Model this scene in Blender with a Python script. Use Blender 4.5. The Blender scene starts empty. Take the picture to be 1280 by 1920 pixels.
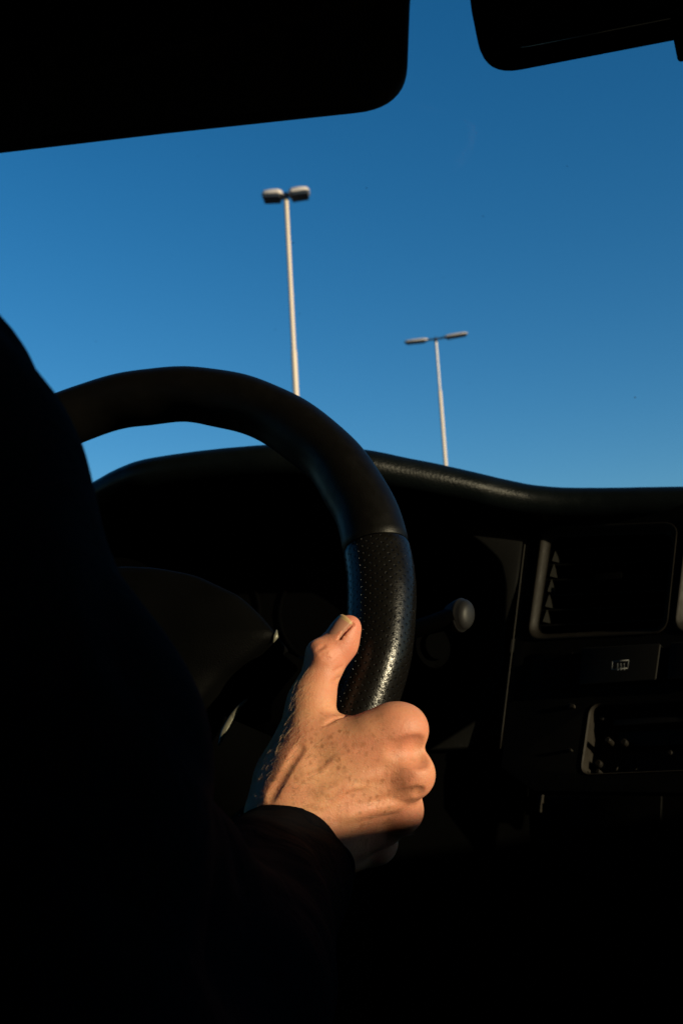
import bpy, bmesh, math, random
import numpy as np
from mathutils import Vector, Matrix

random.seed(7)
rng = np.random.default_rng(7)
scene = bpy.context.scene
col = scene.collection
R = math.radians

# ------------------------------------------------------------------ camera
CAM = np.array([0.0, 0.0, 1.12])
YAW, PITCH, ROLL, F = R(13.0), R(10.5), R(3.3), 1867.0
fwd = np.array([-math.sin(YAW) * math.cos(PITCH), math.cos(YAW) * math.cos(PITCH), math.sin(PITCH)])
_r = np.array([math.cos(YAW), math.sin(YAW), 0.0])
_u = np.cross(_r, fwd)
right = _r * math.cos(ROLL) - _u * math.sin(ROLL)
up = _u * math.cos(ROLL) + _r * math.sin(ROLL)
cd = bpy.data.cameras.new('camera')
cam = bpy.data.objects.new('camera', cd)
col.objects.link(cam)
cam.matrix_world = Matrix(((right[0], up[0], -fwd[0], CAM[0]), (right[1], up[1], -fwd[1], CAM[1]),
                           (right[2], up[2], -fwd[2], CAM[2]), (0, 0, 0, 1)))
cd.sensor_fit = 'HORIZONTAL'
cd.sensor_width = 15.6
cd.lens = 15.6 * F / 1280.0
cd.clip_start = 0.02
cd.clip_end = 6000
cd.dof.use_dof = True
cd.dof.focus_distance = 0.535
cd.dof.aperture_fstop = 11.0
scene.camera = cam

# ------------------------------------------------------------------ sky and sun
SUN_EL = R(10.0)
SUN_DIR = np.array([0.927 * math.cos(SUN_EL), -0.371 * math.cos(SUN_EL), math.sin(SUN_EL)])   # towards the sun
world = bpy.data.worlds.new('World')
scene.world = world
world.use_nodes = True
wn, wl = world.node_tree.nodes, world.node_tree.links
bg = wn['Background']
sky = wn.new('ShaderNodeTexSky')
sky.sky_type = 'NISHITA'
sky.sun_disc = False
sky.sun_elevation = SUN_EL
sky.sun_rotation = math.atan2(SUN_DIR[0], SUN_DIR[1])
sky.altitude = 0
sky.air_density = 1.0
sky.dust_density = 0.3
sky.ozone_density = 3.0
hs = wn.new('ShaderNodeHueSaturation')
hs.inputs['Saturation'].default_value = 1.28
wl.new(sky.outputs[0], hs.inputs['Color'])
wl.new(hs.outputs[0], bg.inputs[0])
bg.inputs[1].default_value = 0.10
sd = bpy.data.lights.new('sun', 'SUN')
sd.energy = 4.6
sd.angle = R(0.6)
sd.color = (1.0, 0.74, 0.47)
so = bpy.data.objects.new('sun', sd)
col.objects.link(so)
so.rotation_euler = Vector(SUN_DIR).to_track_quat('Z', 'Y').to_euler()

vs = scene.view_settings
vs.view_transform = 'Standard'
vs.look = 'None'
vs.exposure = 0.68
vs.gamma = 1.0
vs.use_curve_mapping = False
scene.cycles.max_bounces = 8
scene.cycles.transparent_max_bounces = 12
scene.cycles.use_denoising = True


# ------------------------------------------------------------------ materials
def mat(name, base, rough=0.5, spec=0.5, metal=0.0, bump=None, noise=None, coat=0.0, sheen=0.0):
    """bump: (kind, scale, strength, distance); noise: (scale, amount) tone variation"""
    m = bpy.data.materials.new(name)
    m.use_nodes = True
    N, L = m.node_tree.nodes, m.node_tree.links
    p = N['Principled BSDF']
    p.inputs['Base Color'].default_value = (*base, 1)
    p.inputs['Roughness'].default_value = rough
    p.inputs['Specular IOR Level'].default_value = spec
    p.inputs['Metallic'].default_value = metal
    p.inputs['Coat Weight'].default_value = coat
    p.inputs['Sheen Weight'].default_value = sheen
    tc = N.new('ShaderNodeTexCoord')
    if noise:
        nz = N.new('ShaderNodeTexNoise')
        nz.inputs['Scale'].default_value = noise[0]
        nz.inputs['Detail'].default_value = 6
        L.new(tc.outputs['Object'], nz.inputs['Vector'])
        mx = N.new('ShaderNodeMix')
        mx.data_type = 'RGBA'
        a = noise[1]
        mx.inputs[6].default_value = (*[c * (1 - a) for c in base], 1)
        mx.inputs[7].default_value = (*[min(1, c * (1 + a)) for c in base], 1)
        L.new(nz.outputs['Fac'], mx.inputs[0])
        L.new(mx.outputs[2], p.inputs['Base Color'])
        mr = N.new('ShaderNodeMapRange')
        mr.inputs[1].default_value = 0.3
        mr.inputs[2].default_value = 0.7
        mr.inputs[3].default_value = max(0.05, rough - 0.08)
        mr.inputs[4].default_value = min(1, rough + 0.08)
        L.new(nz.outputs['Fac'], mr.inputs[0])
        L.new(mr.outputs[0], p.inputs['Roughness'])
    if bump:
        kind, sc, st, di = bump
        if kind == 'voronoi':
            t = N.new('ShaderNodeTexVoronoi')
            t.feature = 'DISTANCE_TO_EDGE'
            out = t.outputs['Distance']
        else:
            t = N.new('ShaderNodeTexNoise')
            t.inputs['Detail'].default_value = 8
            out = t.outputs['Fac']
        t.inputs['Scale'].default_value = sc
        L.new(tc.outputs['Object'], t.inputs['Vector'])
        b = N.new('ShaderNodeBump')
        b.inputs['Strength'].default_value = st
        b.inputs['Distance'].default_value = di
        L.new(out, b.inputs['Height'])
        L.new(b.outputs[0], p.inputs['Normal'])
    return m


M = {}
M['plastic'] = mat('grained black plastic', (0.0014, 0.0014, 0.0013), 0.55, 0.035, bump=('noise', 1400, 0.5, 0.0006), noise=(30, 0.3))
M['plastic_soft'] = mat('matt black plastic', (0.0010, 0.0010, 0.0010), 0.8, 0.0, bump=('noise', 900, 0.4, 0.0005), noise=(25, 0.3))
M['vinyl'] = mat('black padded vinyl', (0.0024, 0.0034, 0.0038), 0.34, 0.08, bump=('noise', 420, 0.45, 0.0009), noise=(40, 0.3))
M['satin'] = mat('satin grey plastic', (0.012, 0.012, 0.0125), 0.48, 0.16, noise=(60, 0.2))
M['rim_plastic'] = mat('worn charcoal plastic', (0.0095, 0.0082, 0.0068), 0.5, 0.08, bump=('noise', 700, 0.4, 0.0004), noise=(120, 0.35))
M['silver'] = mat('silver painted trim', (0.16, 0.155, 0.12), 0.4, 0.4, metal=0.2, noise=(80, 0.25))
M['mirror'] = mat('mirror glass', (0.55, 0.6, 0.6), 0.02, 0.5, metal=1.0)
M['icon'] = mat('grey printed icon', (0.13, 0.135, 0.135), 0.6, 0.1)
M['seam'] = mat('dull panel edge', (0.012, 0.011, 0.009), 0.6, 0.1, noise=(200, 0.5))
M['slot_wall'] = mat('grey slot lining', (0.017, 0.0148, 0.0122), 0.6, 0.08, noise=(150, 0.4))
M['switch'] = mat('switch plastic', (0.0075, 0.007, 0.006), 0.55, 0.08, bump=('noise', 900, 0.4, 0.0004))
M['slat_wedge'] = mat('vent slat plastic', (0.006, 0.0058, 0.0045), 0.6, 0.05, noise=(300, 0.5))
M['visor'] = mat('black visor vinyl', (0.003, 0.003, 0.003), 0.8, 0.08, bump=('voronoi', 500, 0.4, 0.0005))
M['lining'] = mat('dark grey cabin lining', (0.012, 0.012, 0.012), 0.9, 0.05, bump=('noise', 300, 0.4, 0.001))
M['seat'] = mat('dark seat cloth', (0.006, 0.006, 0.008), 0.95, 0.05, bump=('noise', 900, 0.5, 0.001))
M['paint'] = mat('white van paint', (0.6, 0.6, 0.6), 0.3, 0.5, coat=0.5)
M['hair'] = mat('grey brown hair', (0.06, 0.045, 0.035), 0.6, 0.4)
M['trousers'] = mat('dark denim', (0.012, 0.015, 0.025), 0.9, 0.1, bump=('noise', 900, 0.5, 0.001))
M['dust'] = mat('dry insect specks', (0.03, 0.03, 0.03), 0.9, 0.1)


def fabric():
    m = mat('black jacket cloth', (0.0015, 0.0018, 0.0029), 0.9, 0.04)
    N, L = m.node_tree.nodes, m.node_tree.links
    p = N['Principled BSDF']
    tc = N.new('ShaderNodeTexCoord')
    a = N.new('ShaderNodeTexNoise'); a.inputs['Scale'].default_value = 22; a.inputs['Detail'].default_value = 5; a.inputs['Distortion'].default_value = 0.8
    w = N.new('ShaderNodeTexNoise'); w.inputs['Scale'].default_value = 1500; w.inputs['Detail'].default_value = 2
    for t in (a, w):
        L.new(tc.outputs['Object'], t.inputs['Vector'])
    b1 = N.new('ShaderNodeBump'); b1.inputs['Strength'].default_value = 0.6; b1.inputs['Distance'].default_value = 0.012
    b2 = N.new('ShaderNodeBump'); b2.inputs['Strength'].default_value = 0.5; b2.inputs['Distance'].default_value = 0.0005
    L.new(a.outputs['Fac'], b1.inputs['Height'])
    L.new(w.outputs['Fac'], b2.inputs['Height'])
    L.new(b1.outputs[0], b2.inputs['Normal'])
    L.new(b2.outputs[0], p.inputs['Normal'])
    return m


M['jacket'] = fabric()


def leather(perforated):
    m = mat('perforated black leather' if perforated else 'smooth black leather', (0.0040, 0.0036, 0.0033) if perforated else (0.0026, 0.0023, 0.0020), 0.36, 0.25 if perforated else 0.12)
    N, L = m.node_tree.nodes, m.node_tree.links
    p = N['Principled BSDF']
    tc = N.new('ShaderNodeTexCoord')
    v = N.new('ShaderNodeTexVoronoi'); v.feature = 'DISTANCE_TO_EDGE'; v.inputs['Scale'].default_value = 700
    n1 = N.new('ShaderNodeTexNoise'); n1.inputs['Scale'].default_value = 160; n1.inputs['Detail'].default_value = 5
    L.new(tc.outputs['Object'], v.inputs['Vector']); L.new(tc.outputs['Object'], n1.inputs['Vector'])
    b = N.new('ShaderNodeBump'); b.inputs['Strength'].default_value = 0.25; b.inputs['Distance'].default_value = 0.0004
    L.new(v.outputs['Distance'], b.inputs['Height'])
    b0 = N.new('ShaderNodeBump'); b0.inputs['Strength'].default_value = 0.10; b0.inputs['Distance'].default_value = 0.0012
    L.new(n1.outputs['Fac'], b0.inputs['Height'])
    L.new(b0.outputs[0], b.inputs['Normal'])
    mr = N.new('ShaderNodeMapRange')
    mr.inputs[1].default_value = 0.3; mr.inputs[2].default_value = 0.7; mr.inputs[3].default_value = 0.21 if perforated else 0.36; mr.inputs[4].default_value = 0.30 if perforated else 0.48
    L.new(n1.outputs['Fac'], mr.inputs[0]); L.new(mr.outputs[0], p.inputs['Roughness'])
    last = b
    if perforated:
        uv = N.new('ShaderNodeUVMap'); uv.uv_map = 'UVMap'
        def grid(off):
            a = N.new('ShaderNodeVectorMath'); a.operation = 'ADD'; a.inputs[1].default_value = (off, off, 0)
            L.new(uv.outputs[0], a.inputs[0])
            fr = N.new('ShaderNodeVectorMath'); fr.operation = 'FRACTION'; L.new(a.outputs[0], fr.inputs[0])
            s = N.new('ShaderNodeVectorMath'); s.operation = 'SUBTRACT'; s.inputs[1].default_value = (0.5, 0.5, 0); L.new(fr.outputs[0], s.inputs[0])
            ln = N.new('ShaderNodeVectorMath'); ln.operation = 'LENGTH'; L.new(s.outputs[0], ln.inputs[0])
            return ln.outputs['Value']
        mn = N.new('ShaderNodeMath'); mn.operation = 'MINIMUM'
        L.new(grid(0.0), mn.inputs[0]); L.new(grid(0.5), mn.inputs[1])
        sm = N.new('ShaderNodeMapRange'); sm.interpolation_type = 'SMOOTHSTEP'
        sm.inputs[1].default_value = 0.05; sm.inputs[2].default_value = 0.15; sm.inputs[3].default_value = 0; sm.inputs[4].default_value = 1
        L.new(mn.outputs[0], sm.inputs[0])
        b2 = N.new('ShaderNodeBump'); b2.inputs['Strength'].default_value = 1.0; b2.inputs['Distance'].default_value = 0.0010
        L.new(sm.outputs[0], b2.inputs['Height']); L.new(b.outputs[0], b2.inputs['Normal'])
        last = b2
    L.new(last.outputs[0], p.inputs['Normal'])
    return m


M['leather'] = leather(False)
M['leather_perf'] = leather(True)


def glass():
    m = bpy.data.materials.new('tinted windscreen glass')
    m.use_nodes = True
    N, L = m.node_tree.nodes, m.node_tree.links
    N.remove(N['Principled BSDF'])
    t = N.new('ShaderNodeBsdfTransparent'); t.inputs[0].default_value = (0.86, 0.92, 0.92, 1)
    g = N.new('ShaderNodeBsdfGlossy'); g.inputs['Roughness'].default_value = 0.0
    f = N.new('ShaderNodeFresnel'); f.inputs[0].default_value = 1.2
    x = N.new('ShaderNodeMixShader')
    L.new(f.outputs[0], x.inputs[0]); L.new(t.outputs[0], x.inputs[1]); L.new(g.outputs[0], x.inputs[2])
    L.new(x.outputs[0], N['Material Output'].inputs[0])
    return m


M['glass'] = glass()


def skin():
    m = bpy.data.materials.new('weathered freckled skin')
    m.use_nodes = True
    N, L = m.node_tree.nodes, m.node_tree.links
    p = N['Principled BSDF']
    tc = N.new('ShaderNodeTexCoord')
    def noise(scale, detail=5, dist=0.0):
        t = N.new('ShaderNodeTexNoise'); t.inputs['Scale'].default_value = scale; t.inputs['Detail'].default_value = detail
        t.inputs['Distortion'].default_value = dist
        L.new(tc.outputs['Object'], t.inputs['Vector']); return t.outputs['Fac']
    def ramp(src, lo, hi):
        r = N.new('ShaderNodeMapRange'); r.interpolation_type = 'SMOOTHSTEP'
        r.inputs[1].default_value = lo; r.inputs[2].default_value = hi
        L.new(src, r.inputs[0]); return r.outputs[0]
    def mix(fac, a, b):
        x = N.new('ShaderNodeMix'); x.data_type = 'RGBA'
        if hasattr(fac, 'links'): L.new(fac, x.inputs[0])
        else: x.inputs[0].default_value = fac
        for i, v in ((6, a), (7, b)):
            if isinstance(v, tuple): x.inputs[i].default_value = (*v, 1)
            else: L.new(v, x.inputs[i])
        return x.outputs[2]
    def mul(a, b):
        x = N.new('ShaderNodeMath'); x.operation = 'MULTIPLY'
        for i, v in ((0, a), (1, b)):
            if isinstance(v, (int, float)): x.inputs[i].default_value = v
            else: L.new(v, x.inputs[i])
        return x.outputs[0]
    c = mix(ramp(noise(70, 6), 0.3, 0.7), (0.58, 0.284, 0.155), (0.54, 0.226, 0.132))
    red = N.new('ShaderNodeAttribute'); red.attribute_name = 'flush'
    c = mix(mul(red.outputs['Fac'], 0.95), c, (0.57, 0.190, 0.130))
    c = mix(mul(ramp(noise(130, 4, 0.6), 0.52, 0.72), 0.35), c, (0.50, 0.20, 0.13))
    # freckles and sun spots
    fk = N.new('ShaderNodeAttribute'); fk.attribute_name = 'freckle'
    def spots(scale, frac, rad, amount, colour, c):
        w = N.new('ShaderNodeTexNoise'); w.inputs['Scale'].default_value = scale * 1.7; w.inputs['Detail'].default_value = 2
        L.new(tc.outputs['Object'], w.inputs['Vector'])
        sc = N.new('ShaderNodeVectorMath'); sc.operation = 'SCALE'; sc.inputs['Scale'].default_value = 0.55 / scale
        L.new(w.outputs['Color'], sc.inputs[0])
        ad = N.new('ShaderNodeVectorMath'); ad.operation = 'ADD'
        L.new(tc.outputs['Object'], ad.inputs[0]); L.new(sc.outputs[0], ad.inputs[1])
        vo = N.new('ShaderNodeTexVoronoi'); vo.inputs['Scale'].default_value = scale
        L.new(ad.outputs[0], vo.inputs['Vector'])
        sp = N.new('ShaderNodeSeparateColor'); L.new(vo.outputs['Color'], sp.inputs[0])
        on = N.new('ShaderNodeMapRange'); on.inputs[1].default_value = 1 - frac; on.inputs[2].default_value = 1.0; L.new(sp.outputs[0], on.inputs[0])
        near = N.new('ShaderNodeMapRange'); near.interpolation_type = 'SMOOTHSTEP'
        near.inputs[1].default_value = rad; near.inputs[2].default_value = rad * 0.25; near.inputs[3].default_value = 0; near.inputs[4].default_value = 1
        L.new(vo.outputs['Distance'], near.inputs[0])
        return mix(mul(mul(mul(near.outputs[0], on.outputs[0]), fk.outputs['Fac']), amount), c, colour)
    c = spots(230, 0.75, 0.50, 0.8, (0.26, 0.105, 0.04), c)
    c = spots(360, 0.75, 0.55, 0.8, (0.22, 0.08, 0.03), c)
    c = spots(110, 0.6, 0.62, 0.4, (0.30, 0.14, 0.06), c)
    L.new(c, p.inputs['Base Color'])
    p.inputs['Roughness'].default_value = 0.52
    p.inputs['Specular IOR Level'].default_value = 0.35
    p.inputs['Subsurface Weight'].default_value = 0.4
    p.inputs['Subsurface Radius'].default_value = (1.0, 0.35, 0.18)
    p.inputs['Subsurface Scale'].default_value = 0.004
    v = N.new('ShaderNodeTexVoronoi'); v.feature = 'DISTANCE_TO_EDGE'; v.inputs['Scale'].default_value = 800
    mp = N.new('ShaderNodeMapping'); mp.inputs['Scale'].default_value = (1.0, 1.0, 1.0)
    L.new(tc.outputs['Object'], mp.inputs[0]); L.new(mp.outputs[0], v.inputs['Vector'])
    def bump(h, st, di, prev=None):
        b = N.new('ShaderNodeBump'); b.inputs['Strength'].default_value = st; b.inputs['Distance'].default_value = di
        L.new(h, b.inputs['Height'])
        if prev: L.new(prev, b.inputs['Normal'])
        return b.outputs[0]
    n = bump(noise(85, 3, 0.5), 0.16, 0.0016)
    n = bump(noise(520, 4, 1.0), 0.42, 0.0004, n)
    n = bump(v.outputs['Distance'], 0.34, 0.0004, n)
    L.new(n, p.inputs['Normal'])
    return m


M['skin'] = skin()
M['nail'] = mat('pale pink fingernail', (0.40, 0.19, 0.13), 0.42, 0.3, bump=('noise', 500, 0.15, 0.0004))
M['nail_tip'] = mat('yellowed nail tip', (0.46, 0.30, 0.15), 0.4, 0.3)
M['asphalt'] = mat('asphalt', (0.05, 0.05, 0.05), 0.9, 0.3, bump=('noise', 60, 0.6, 0.01), noise=(0.6, 0.25))
M['pole'] = mat('cream painted steel', (0.55, 0.485, 0.385), 0.45, 0.4, noise=(3, 0.1))
M['pole_grey'] = mat('weathered galvanised steel', (0.42, 0.42, 0.42), 0.4, 0.4, metal=0.4, noise=(3, 0.15))
M['lamp_body'] = mat('grey lamp housing', (0.44, 0.42, 0.40), 0.5, 0.4, noise=(6, 0.15))
M['lamp_under'] = mat('dark lamp glass', (0.03, 0.035, 0.04), 0.15, 0.5)


# ------------------------------------------------------------------ helpers
def K(px, py, z):
    """point seen at photo pixel px, py, z metres in front of the lens plane"""
    return CAM + (right * ((px - 640) / F) + up * ((960 - py) / F) + fwd) * z


def ray(px, py):
    return right * ((px - 640) / F) + up * ((960 - py) / F) + fwd


class Plane:
    def __init__(s, a, b, c):
        a, b, c = K(*a), K(*b), K(*c)
        n = np.cross(b - a, c - a); n /= np.linalg.norm(n)
        if n @ fwd > 0: n = -n            # n looks back at the viewer
        s.o, s.n = a, n
    def at(s, px, py, off=0.0):
        d = ray(px, py)
        o = s.o + s.n * off
        return CAM + d * (((o - CAM) @ s.n) / (d @ s.n))


def link(name, me, material=None, parent=None):
    o = bpy.data.objects.new(name, me)
    col.objects.link(o)
    if material is not None:
        me.materials.append(M[material] if isinstance(material, str) else material)
    if parent is not None: o.parent = parent
    return o


def mesh(name, verts, faces, material=None, parent=None, smooth=True, angle=None):
    me = bpy.data.meshes.new(name)
    me.from_pydata([tuple(map(float, v)) for v in verts], [], [tuple(map(int, f)) for f in faces])
    bm = bmesh.new(); bm.from_mesh(me)
    bmesh.ops.recalc_face_normals(bm, faces=bm.faces)
    bm.to_mesh(me); bm.free()
    for p in me.polygons: p.use_smooth = smooth
    if angle: me.set_sharp_from_angle(angle=R(angle))
    return link(name, me, material, parent)


def bake(o):
    """replace an object's mesh by the mesh its modifiers make"""
    dg = bpy.context.evaluated_depsgraph_get()
    dg.update()
    me = bpy.data.meshes.new_from_object(o.evaluated_get(dg))
    o.modifiers.clear()
    o.data = me
    return o


def bevel(o, w, seg=3, ang=35):
    m = o.modifiers.new('b', 'BEVEL'); m.width = w; m.segments = seg; m.limit_method = 'ANGLE'; m.angle_limit = R(ang); m.harden_normals = False
    return o


def empty(name, loc, label=None, cat=None, group=None):
    o = bpy.data.objects.new(name, None)
    o.location = tuple(map(float, loc))
    col.objects.link(o)
    tag(o, label, cat, group)
    bpy.context.view_layer.update()
    return o


def tag(o, label=None, cat=None, group=None, kind=None):
    if label: o['label'] = label
    if cat: o['category'] = cat
    if group: o['group'] = group
    if kind: o['kind'] = kind
    return o


def under(o, parent):
    """parent o keeping the world-space coordinates its mesh was made in"""
    o.parent = parent
    o.matrix_parent_inverse = parent.matrix_world.inverted()
    return o


def rounded(pts, rad, n=6):
    """round the corners of a 3D polygon; rad one value or one for each corner"""
    pts = [np.asarray(p, float) for p in pts]
    out = []
    k = len(pts)
    for i, p in enumerate(pts):
        r = rad[i] if isinstance(rad, (list, tuple)) else rad
        a, b = pts[i - 1] - p, pts[(i + 1) % k] - p
        la, lb = np.linalg.norm(a), np.linalg.norm(b)
        r = min(r, la * 0.48, lb * 0.48)
        if r < 1e-5:
            out.append(p); continue
        a, b = a / la, b / lb
        for j in range(n + 1):
            t = j / n
            out.append((p + a * r) * (1 - t) ** 2 + p * 2 * t * (1 - t) + (p + b * r) * t ** 2)
    return out


def slab(name, pts, back, material, parent=None, bw=0.0, seg=3, smooth=True):
    """outline pts pushed along the vector back"""
    k = len(pts)
    v = list(pts) + [p + back for p in pts]
    f = [tuple(range(k)), tuple(range(2 * k - 1, k - 1, -1))] + [(i, (i + 1) % k, k + (i + 1) % k, k + i) for i in range(k)]
    o = mesh(name, v, f, material, None, smooth, 40)
    if bw:
        bevel(o, bw, seg); bake(o)
        for p in o.data.polygons: p.use_smooth = True
        o.data.set_sharp_from_angle(angle=R(50))
    if parent is not None: under(o, parent)
    return o


def cut(o, cutters):
    for c in cutters:
        m = o.modifiers.new('c', 'BOOLEAN'); m.operation = 'DIFFERENCE'; m.object = c; m.solver = 'EXACT'
    bake(o)
    for c in cutters: bpy.data.objects.remove(c)
    return o


def ringframe(name, outer, inner, n, raise_, depth, material, parent, lip=0.0):
    """a frame between two outlines of equal length: front face raised, walls going back"""
    k = len(outer)
    def lerp(t, h): return [a * (1 - t) + b * t + n * h for a, b in zip(outer, inner)]
    rows = [lerp(0, -0.004), lerp(0, raise_ * 0.8), lerp(0.10, raise_), lerp(0.22, raise_ * 0.7), lerp(0.5, raise_ * 0.7 - lip * 0.45), lerp(0.8, -lip * 0.85), lerp(1, -lip), lerp(1, -lip - 0.0015), lerp(1, -depth)]
    v = [p for r in rows for p in r]
    f = []
    for r in range(len(rows) - 1):
        for i in range(k):
            f.append((r * k + i, r * k + (i + 1) % k, (r + 1) * k + (i + 1) % k, (r + 1) * k + i))
    o = mesh(name, v, f, material, None, True, 50)
    return under(o, parent)


def sweep(path, radii, n=12, ref=None, caps=True, squash=1.0):
    """tube along points; returns verts, faces"""
    path = [np.asarray(p, float) for p in path]
    ref = np.array([0, 0, 1.0]) if ref is None else np.asarray(ref, float)
    v, f = [], []
    k = len(path)
    for i, p in enumerate(path):
        t = path[min(i + 1, k - 1)] - path[max(i - 1, 0)]
        t /= np.linalg.norm(t)
        a = np.cross(t, ref); a /= np.linalg.norm(a) + 1e-9
        b = np.cross(a, t)
        r = radii[i] if hasattr(radii, '__len__') else radii
        for j in range(n):
            th = 2 * math.pi * j / n
            v.append(p + a * r * math.cos(th) + b * r * squash * math.sin(th))
    for i in range(k - 1):
        for j in range(n):
            f.append((i * n + j, i * n + (j + 1) % n, (i + 1) * n + (j + 1) % n, (i + 1) * n + j))
    if caps:
        f.append(tuple(range(n - 1, -1, -1))); f.append(tuple(range((k - 1) * n, k * n)))
    return v, f


def catmull(pts, n=8):
    pts = [np.asarray(p, float) for p in pts]
    q = [2 * pts[0] - pts[1]] + pts + [2 * pts[-1] - pts[-2]]
    out = []
    for i in range(1, len(q) - 2):
        for j in range(n):
            t = j / n
            out.append(0.5 * ((2 * q[i]) + (-q[i - 1] + q[i + 1]) * t + (2 * q[i - 1] - 5 * q[i] + 4 * q[i + 1] - q[i + 2]) * t * t
                              + (-q[i - 1] + 3 * q[i] - 3 * q[i + 1] + q[i + 2]) * t ** 3))
    out.append(pts[-1])
    return out


def box(x0, x1, y0, y1, z0, z1):
    return [np.array(p, float) for p in ((x0, y0, z0), (x1, y0, z0), (x1, y1, z0), (x0, y1, z0))], np.array([0, 0, z1 - z0])


def boxobj(name, x0, x1, y0, y1, z0, z1, material, parent=None, bw=0.0):
    p, b = box(x0, x1, y0, y1, z0, z1)
    return slab(name, p, b, material, parent, bw)


# ---- implicit surfaces: smooth unions of round cones, meshed by surface nets
class Field:
    def __init__(s, lo, hi, h):
        s.lo, s.h = np.asarray(lo, float), h
        s.n = np.ceil((np.asarray(hi) - s.lo) / h).astype(int) + 1
        s.D = np.full(s.n, 1.0, np.float32)
    def window(s, lo, hi):
        a = np.clip(np.floor((lo - s.lo) / s.h).astype(int), 0, s.n - 1)
        b = np.clip(np.ceil((hi - s.lo) / s.h).astype(int) + 1, 1, s.n)
        sl = tuple(slice(int(x), int(y)) for x, y in zip(a, b))
        g = [s.lo[i] + s.h * np.arange(a[i], b[i], dtype=np.float32) for i in range(3)]
        return sl, g[0][:, None, None], g[1][None, :, None], g[2][None, None, :]
    def merge(s, sl, d, k, op):
        A = s.D[sl]
        if op == 'add':
            h = np.clip(k - np.abs(A - d), 0, None) / k
            s.D[sl] = np.minimum(A, d) - h * h * k * 0.25
        else:
            d = -d
            h = np.clip(k - np.abs(A - d), 0, None) / k
            s.D[sl] = np.maximum(A, d) + h * h * k * 0.25
    def cone(s, a, b, ra, rb, k=0.004, op='add', flat=None):
        """round cone; flat=(axis, factor) squeezes it along a unit axis"""
        a, b = np.asarray(a, float), np.asarray(b, float)
        m = max(ra, rb) * (1.0 if flat is None else max(1, 1)) + k * 1.5 + 2 * s.h
        sl, X, Y, Z = s.window(np.minimum(a, b) - m, np.maximum(a, b) + m)
        if s.D[sl].size == 0: return
        ab = b - a; L2 = max(ab @ ab, 1e-12)
        px, py, pz = X - a[0], Y - a[1], Z - a[2]
        t = np.clip((px * ab[0] + py * ab[1] + pz * ab[2]) / L2, 0, 1)
        dx, dy, dz = px - t * ab[0], py - t * ab[1], pz - t * ab[2]
        d2 = dx * dx + dy * dy + dz * dz
        if flat is not None:
            ax, fac = np.asarray(flat[0], float), flat[1]
            q = dx * ax[0] + dy * ax[1] + dz * ax[2]
            d2 = d2 + q * q * (1 / fac ** 2 - 1)
        d = np.sqrt(d2) - (ra + (rb - ra) * t)
        if flat is not None: d = d * fac
        s.merge(sl, d.astype(np.float32), k, op)
    def ellipsoid(s, c, axes, radii, k=0.004, op='add'):
        c = np.asarray(c, float); m = max(radii) + k * 1.5 + 2 * s.h
        sl, X, Y, Z = s.window(c - m, c + m)
        if s.D[sl].size == 0: return
        px, py, pz = X - c[0], Y - c[1], Z - c[2]
        q = 0
        for ax, r in zip(axes, radii):
            q = q + ((px * ax[0] + py * ax[1] + pz * ax[2]) / r) ** 2
        q = np.sqrt(q)
        d = (q - 1) * min(radii) * (0.5 + 0.5 * np.clip(q, 0, 1))
        s.merge(sl, d.astype(np.float32), k, op)
    def hit(s, px, py, z0=0.46, z1=0.62):
        z = np.linspace(z0, z1, 900)
        p = np.stack([(px - 640) * z / F, (960 - py) * z / F, z], 1)
        q = np.clip((p - s.lo) / s.h, 0, s.n - 1.001)
        i = q.astype(int); f = q - i
        d = 0
        for a in (0, 1):
            for b in (0, 1):
                for c in (0, 1):
                    d = d + s.D[i[:, 0] + a, i[:, 1] + b, i[:, 2] + c] * np.abs(1 - a - f[:, 0]) * np.abs(1 - b - f[:, 1]) * np.abs(1 - c - f[:, 2])
        w = np.where(d < 0)[0]
        if not len(w) or w[0] == 0: return None
        t = d[w[0] - 1] / (d[w[0] - 1] - d[w[0]])
        return p[w[0] - 1] * (1 - t) + p[w[0]] * t
    def along(s, pix, r, d, k, op):
        """ridge (add) or groove (sub) of height d following the surface under a pixel path"""
        pp = catmull([np.array([a, b, 0.0]) for a, b in pix], 5)
        q = [s.hit(a[0], a[1]) for a in pp]
        n = len(q)
        off = (r - d) if op == 'sub' else -(r - d)
        rr = [max(0.35, math.sin(math.pi * (0.12 + 0.76 * i / (n - 1)))) for i in range(n)]
        q = [None if a is None else a - np.array([0, 0, off]) - np.array([0, 0, (1 - f_) * (d if op == 'sub' else -d)]) for a, f_ in zip(q, rr)]
        for a, b in zip(q, q[1:]):
            if a is not None and b is not None: s.cone(a, b, r, r, k, op)
    def mesh(s):
        D = s.D
        nx, ny, nz = D.shape
        S = D < 0
        c = np.zeros((nx - 1, ny - 1, nz - 1), np.int8)
        offs = [(i, j, k) for i in (0, 1) for j in (0, 1) for k in (0, 1)]
        for i, j, k in offs:
            c += S[i:nx - 1 + i, j:ny - 1 + j, k:nz - 1 + k]
        act = np.argwhere((c > 0) & (c < 8))
        idx = -np.ones(c.shape, np.int64)
        idx[act[:, 0], act[:, 1], act[:, 2]] = np.arange(len(act))
        vals = {o: D[act[:, 0] + o[0], act[:, 1] + o[1], act[:, 2] + o[2]] for o in offs}
        pos = np.zeros((len(act), 3)); cnt = np.zeros(len(act))
        for o in offs:
            for ax in range(3):
                if o[ax] == 1: continue
                q = list(o); q[ax] = 1; q = tuple(q)
                d0, d1 = vals[o], vals[q]
                m = (d0 < 0) != (d1 < 0)
                t = np.where(m, d0 / np.where(m, d0 - d1, 1), 0)
                p = np.array(o, float)[None, :].repeat(len(act), 0)
                p[:, ax] = t
                pos[m] += p[m]; cnt[m] += 1
        verts = s.lo + s.h * (act + pos / cnt[:, None])
        faces = []
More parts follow.
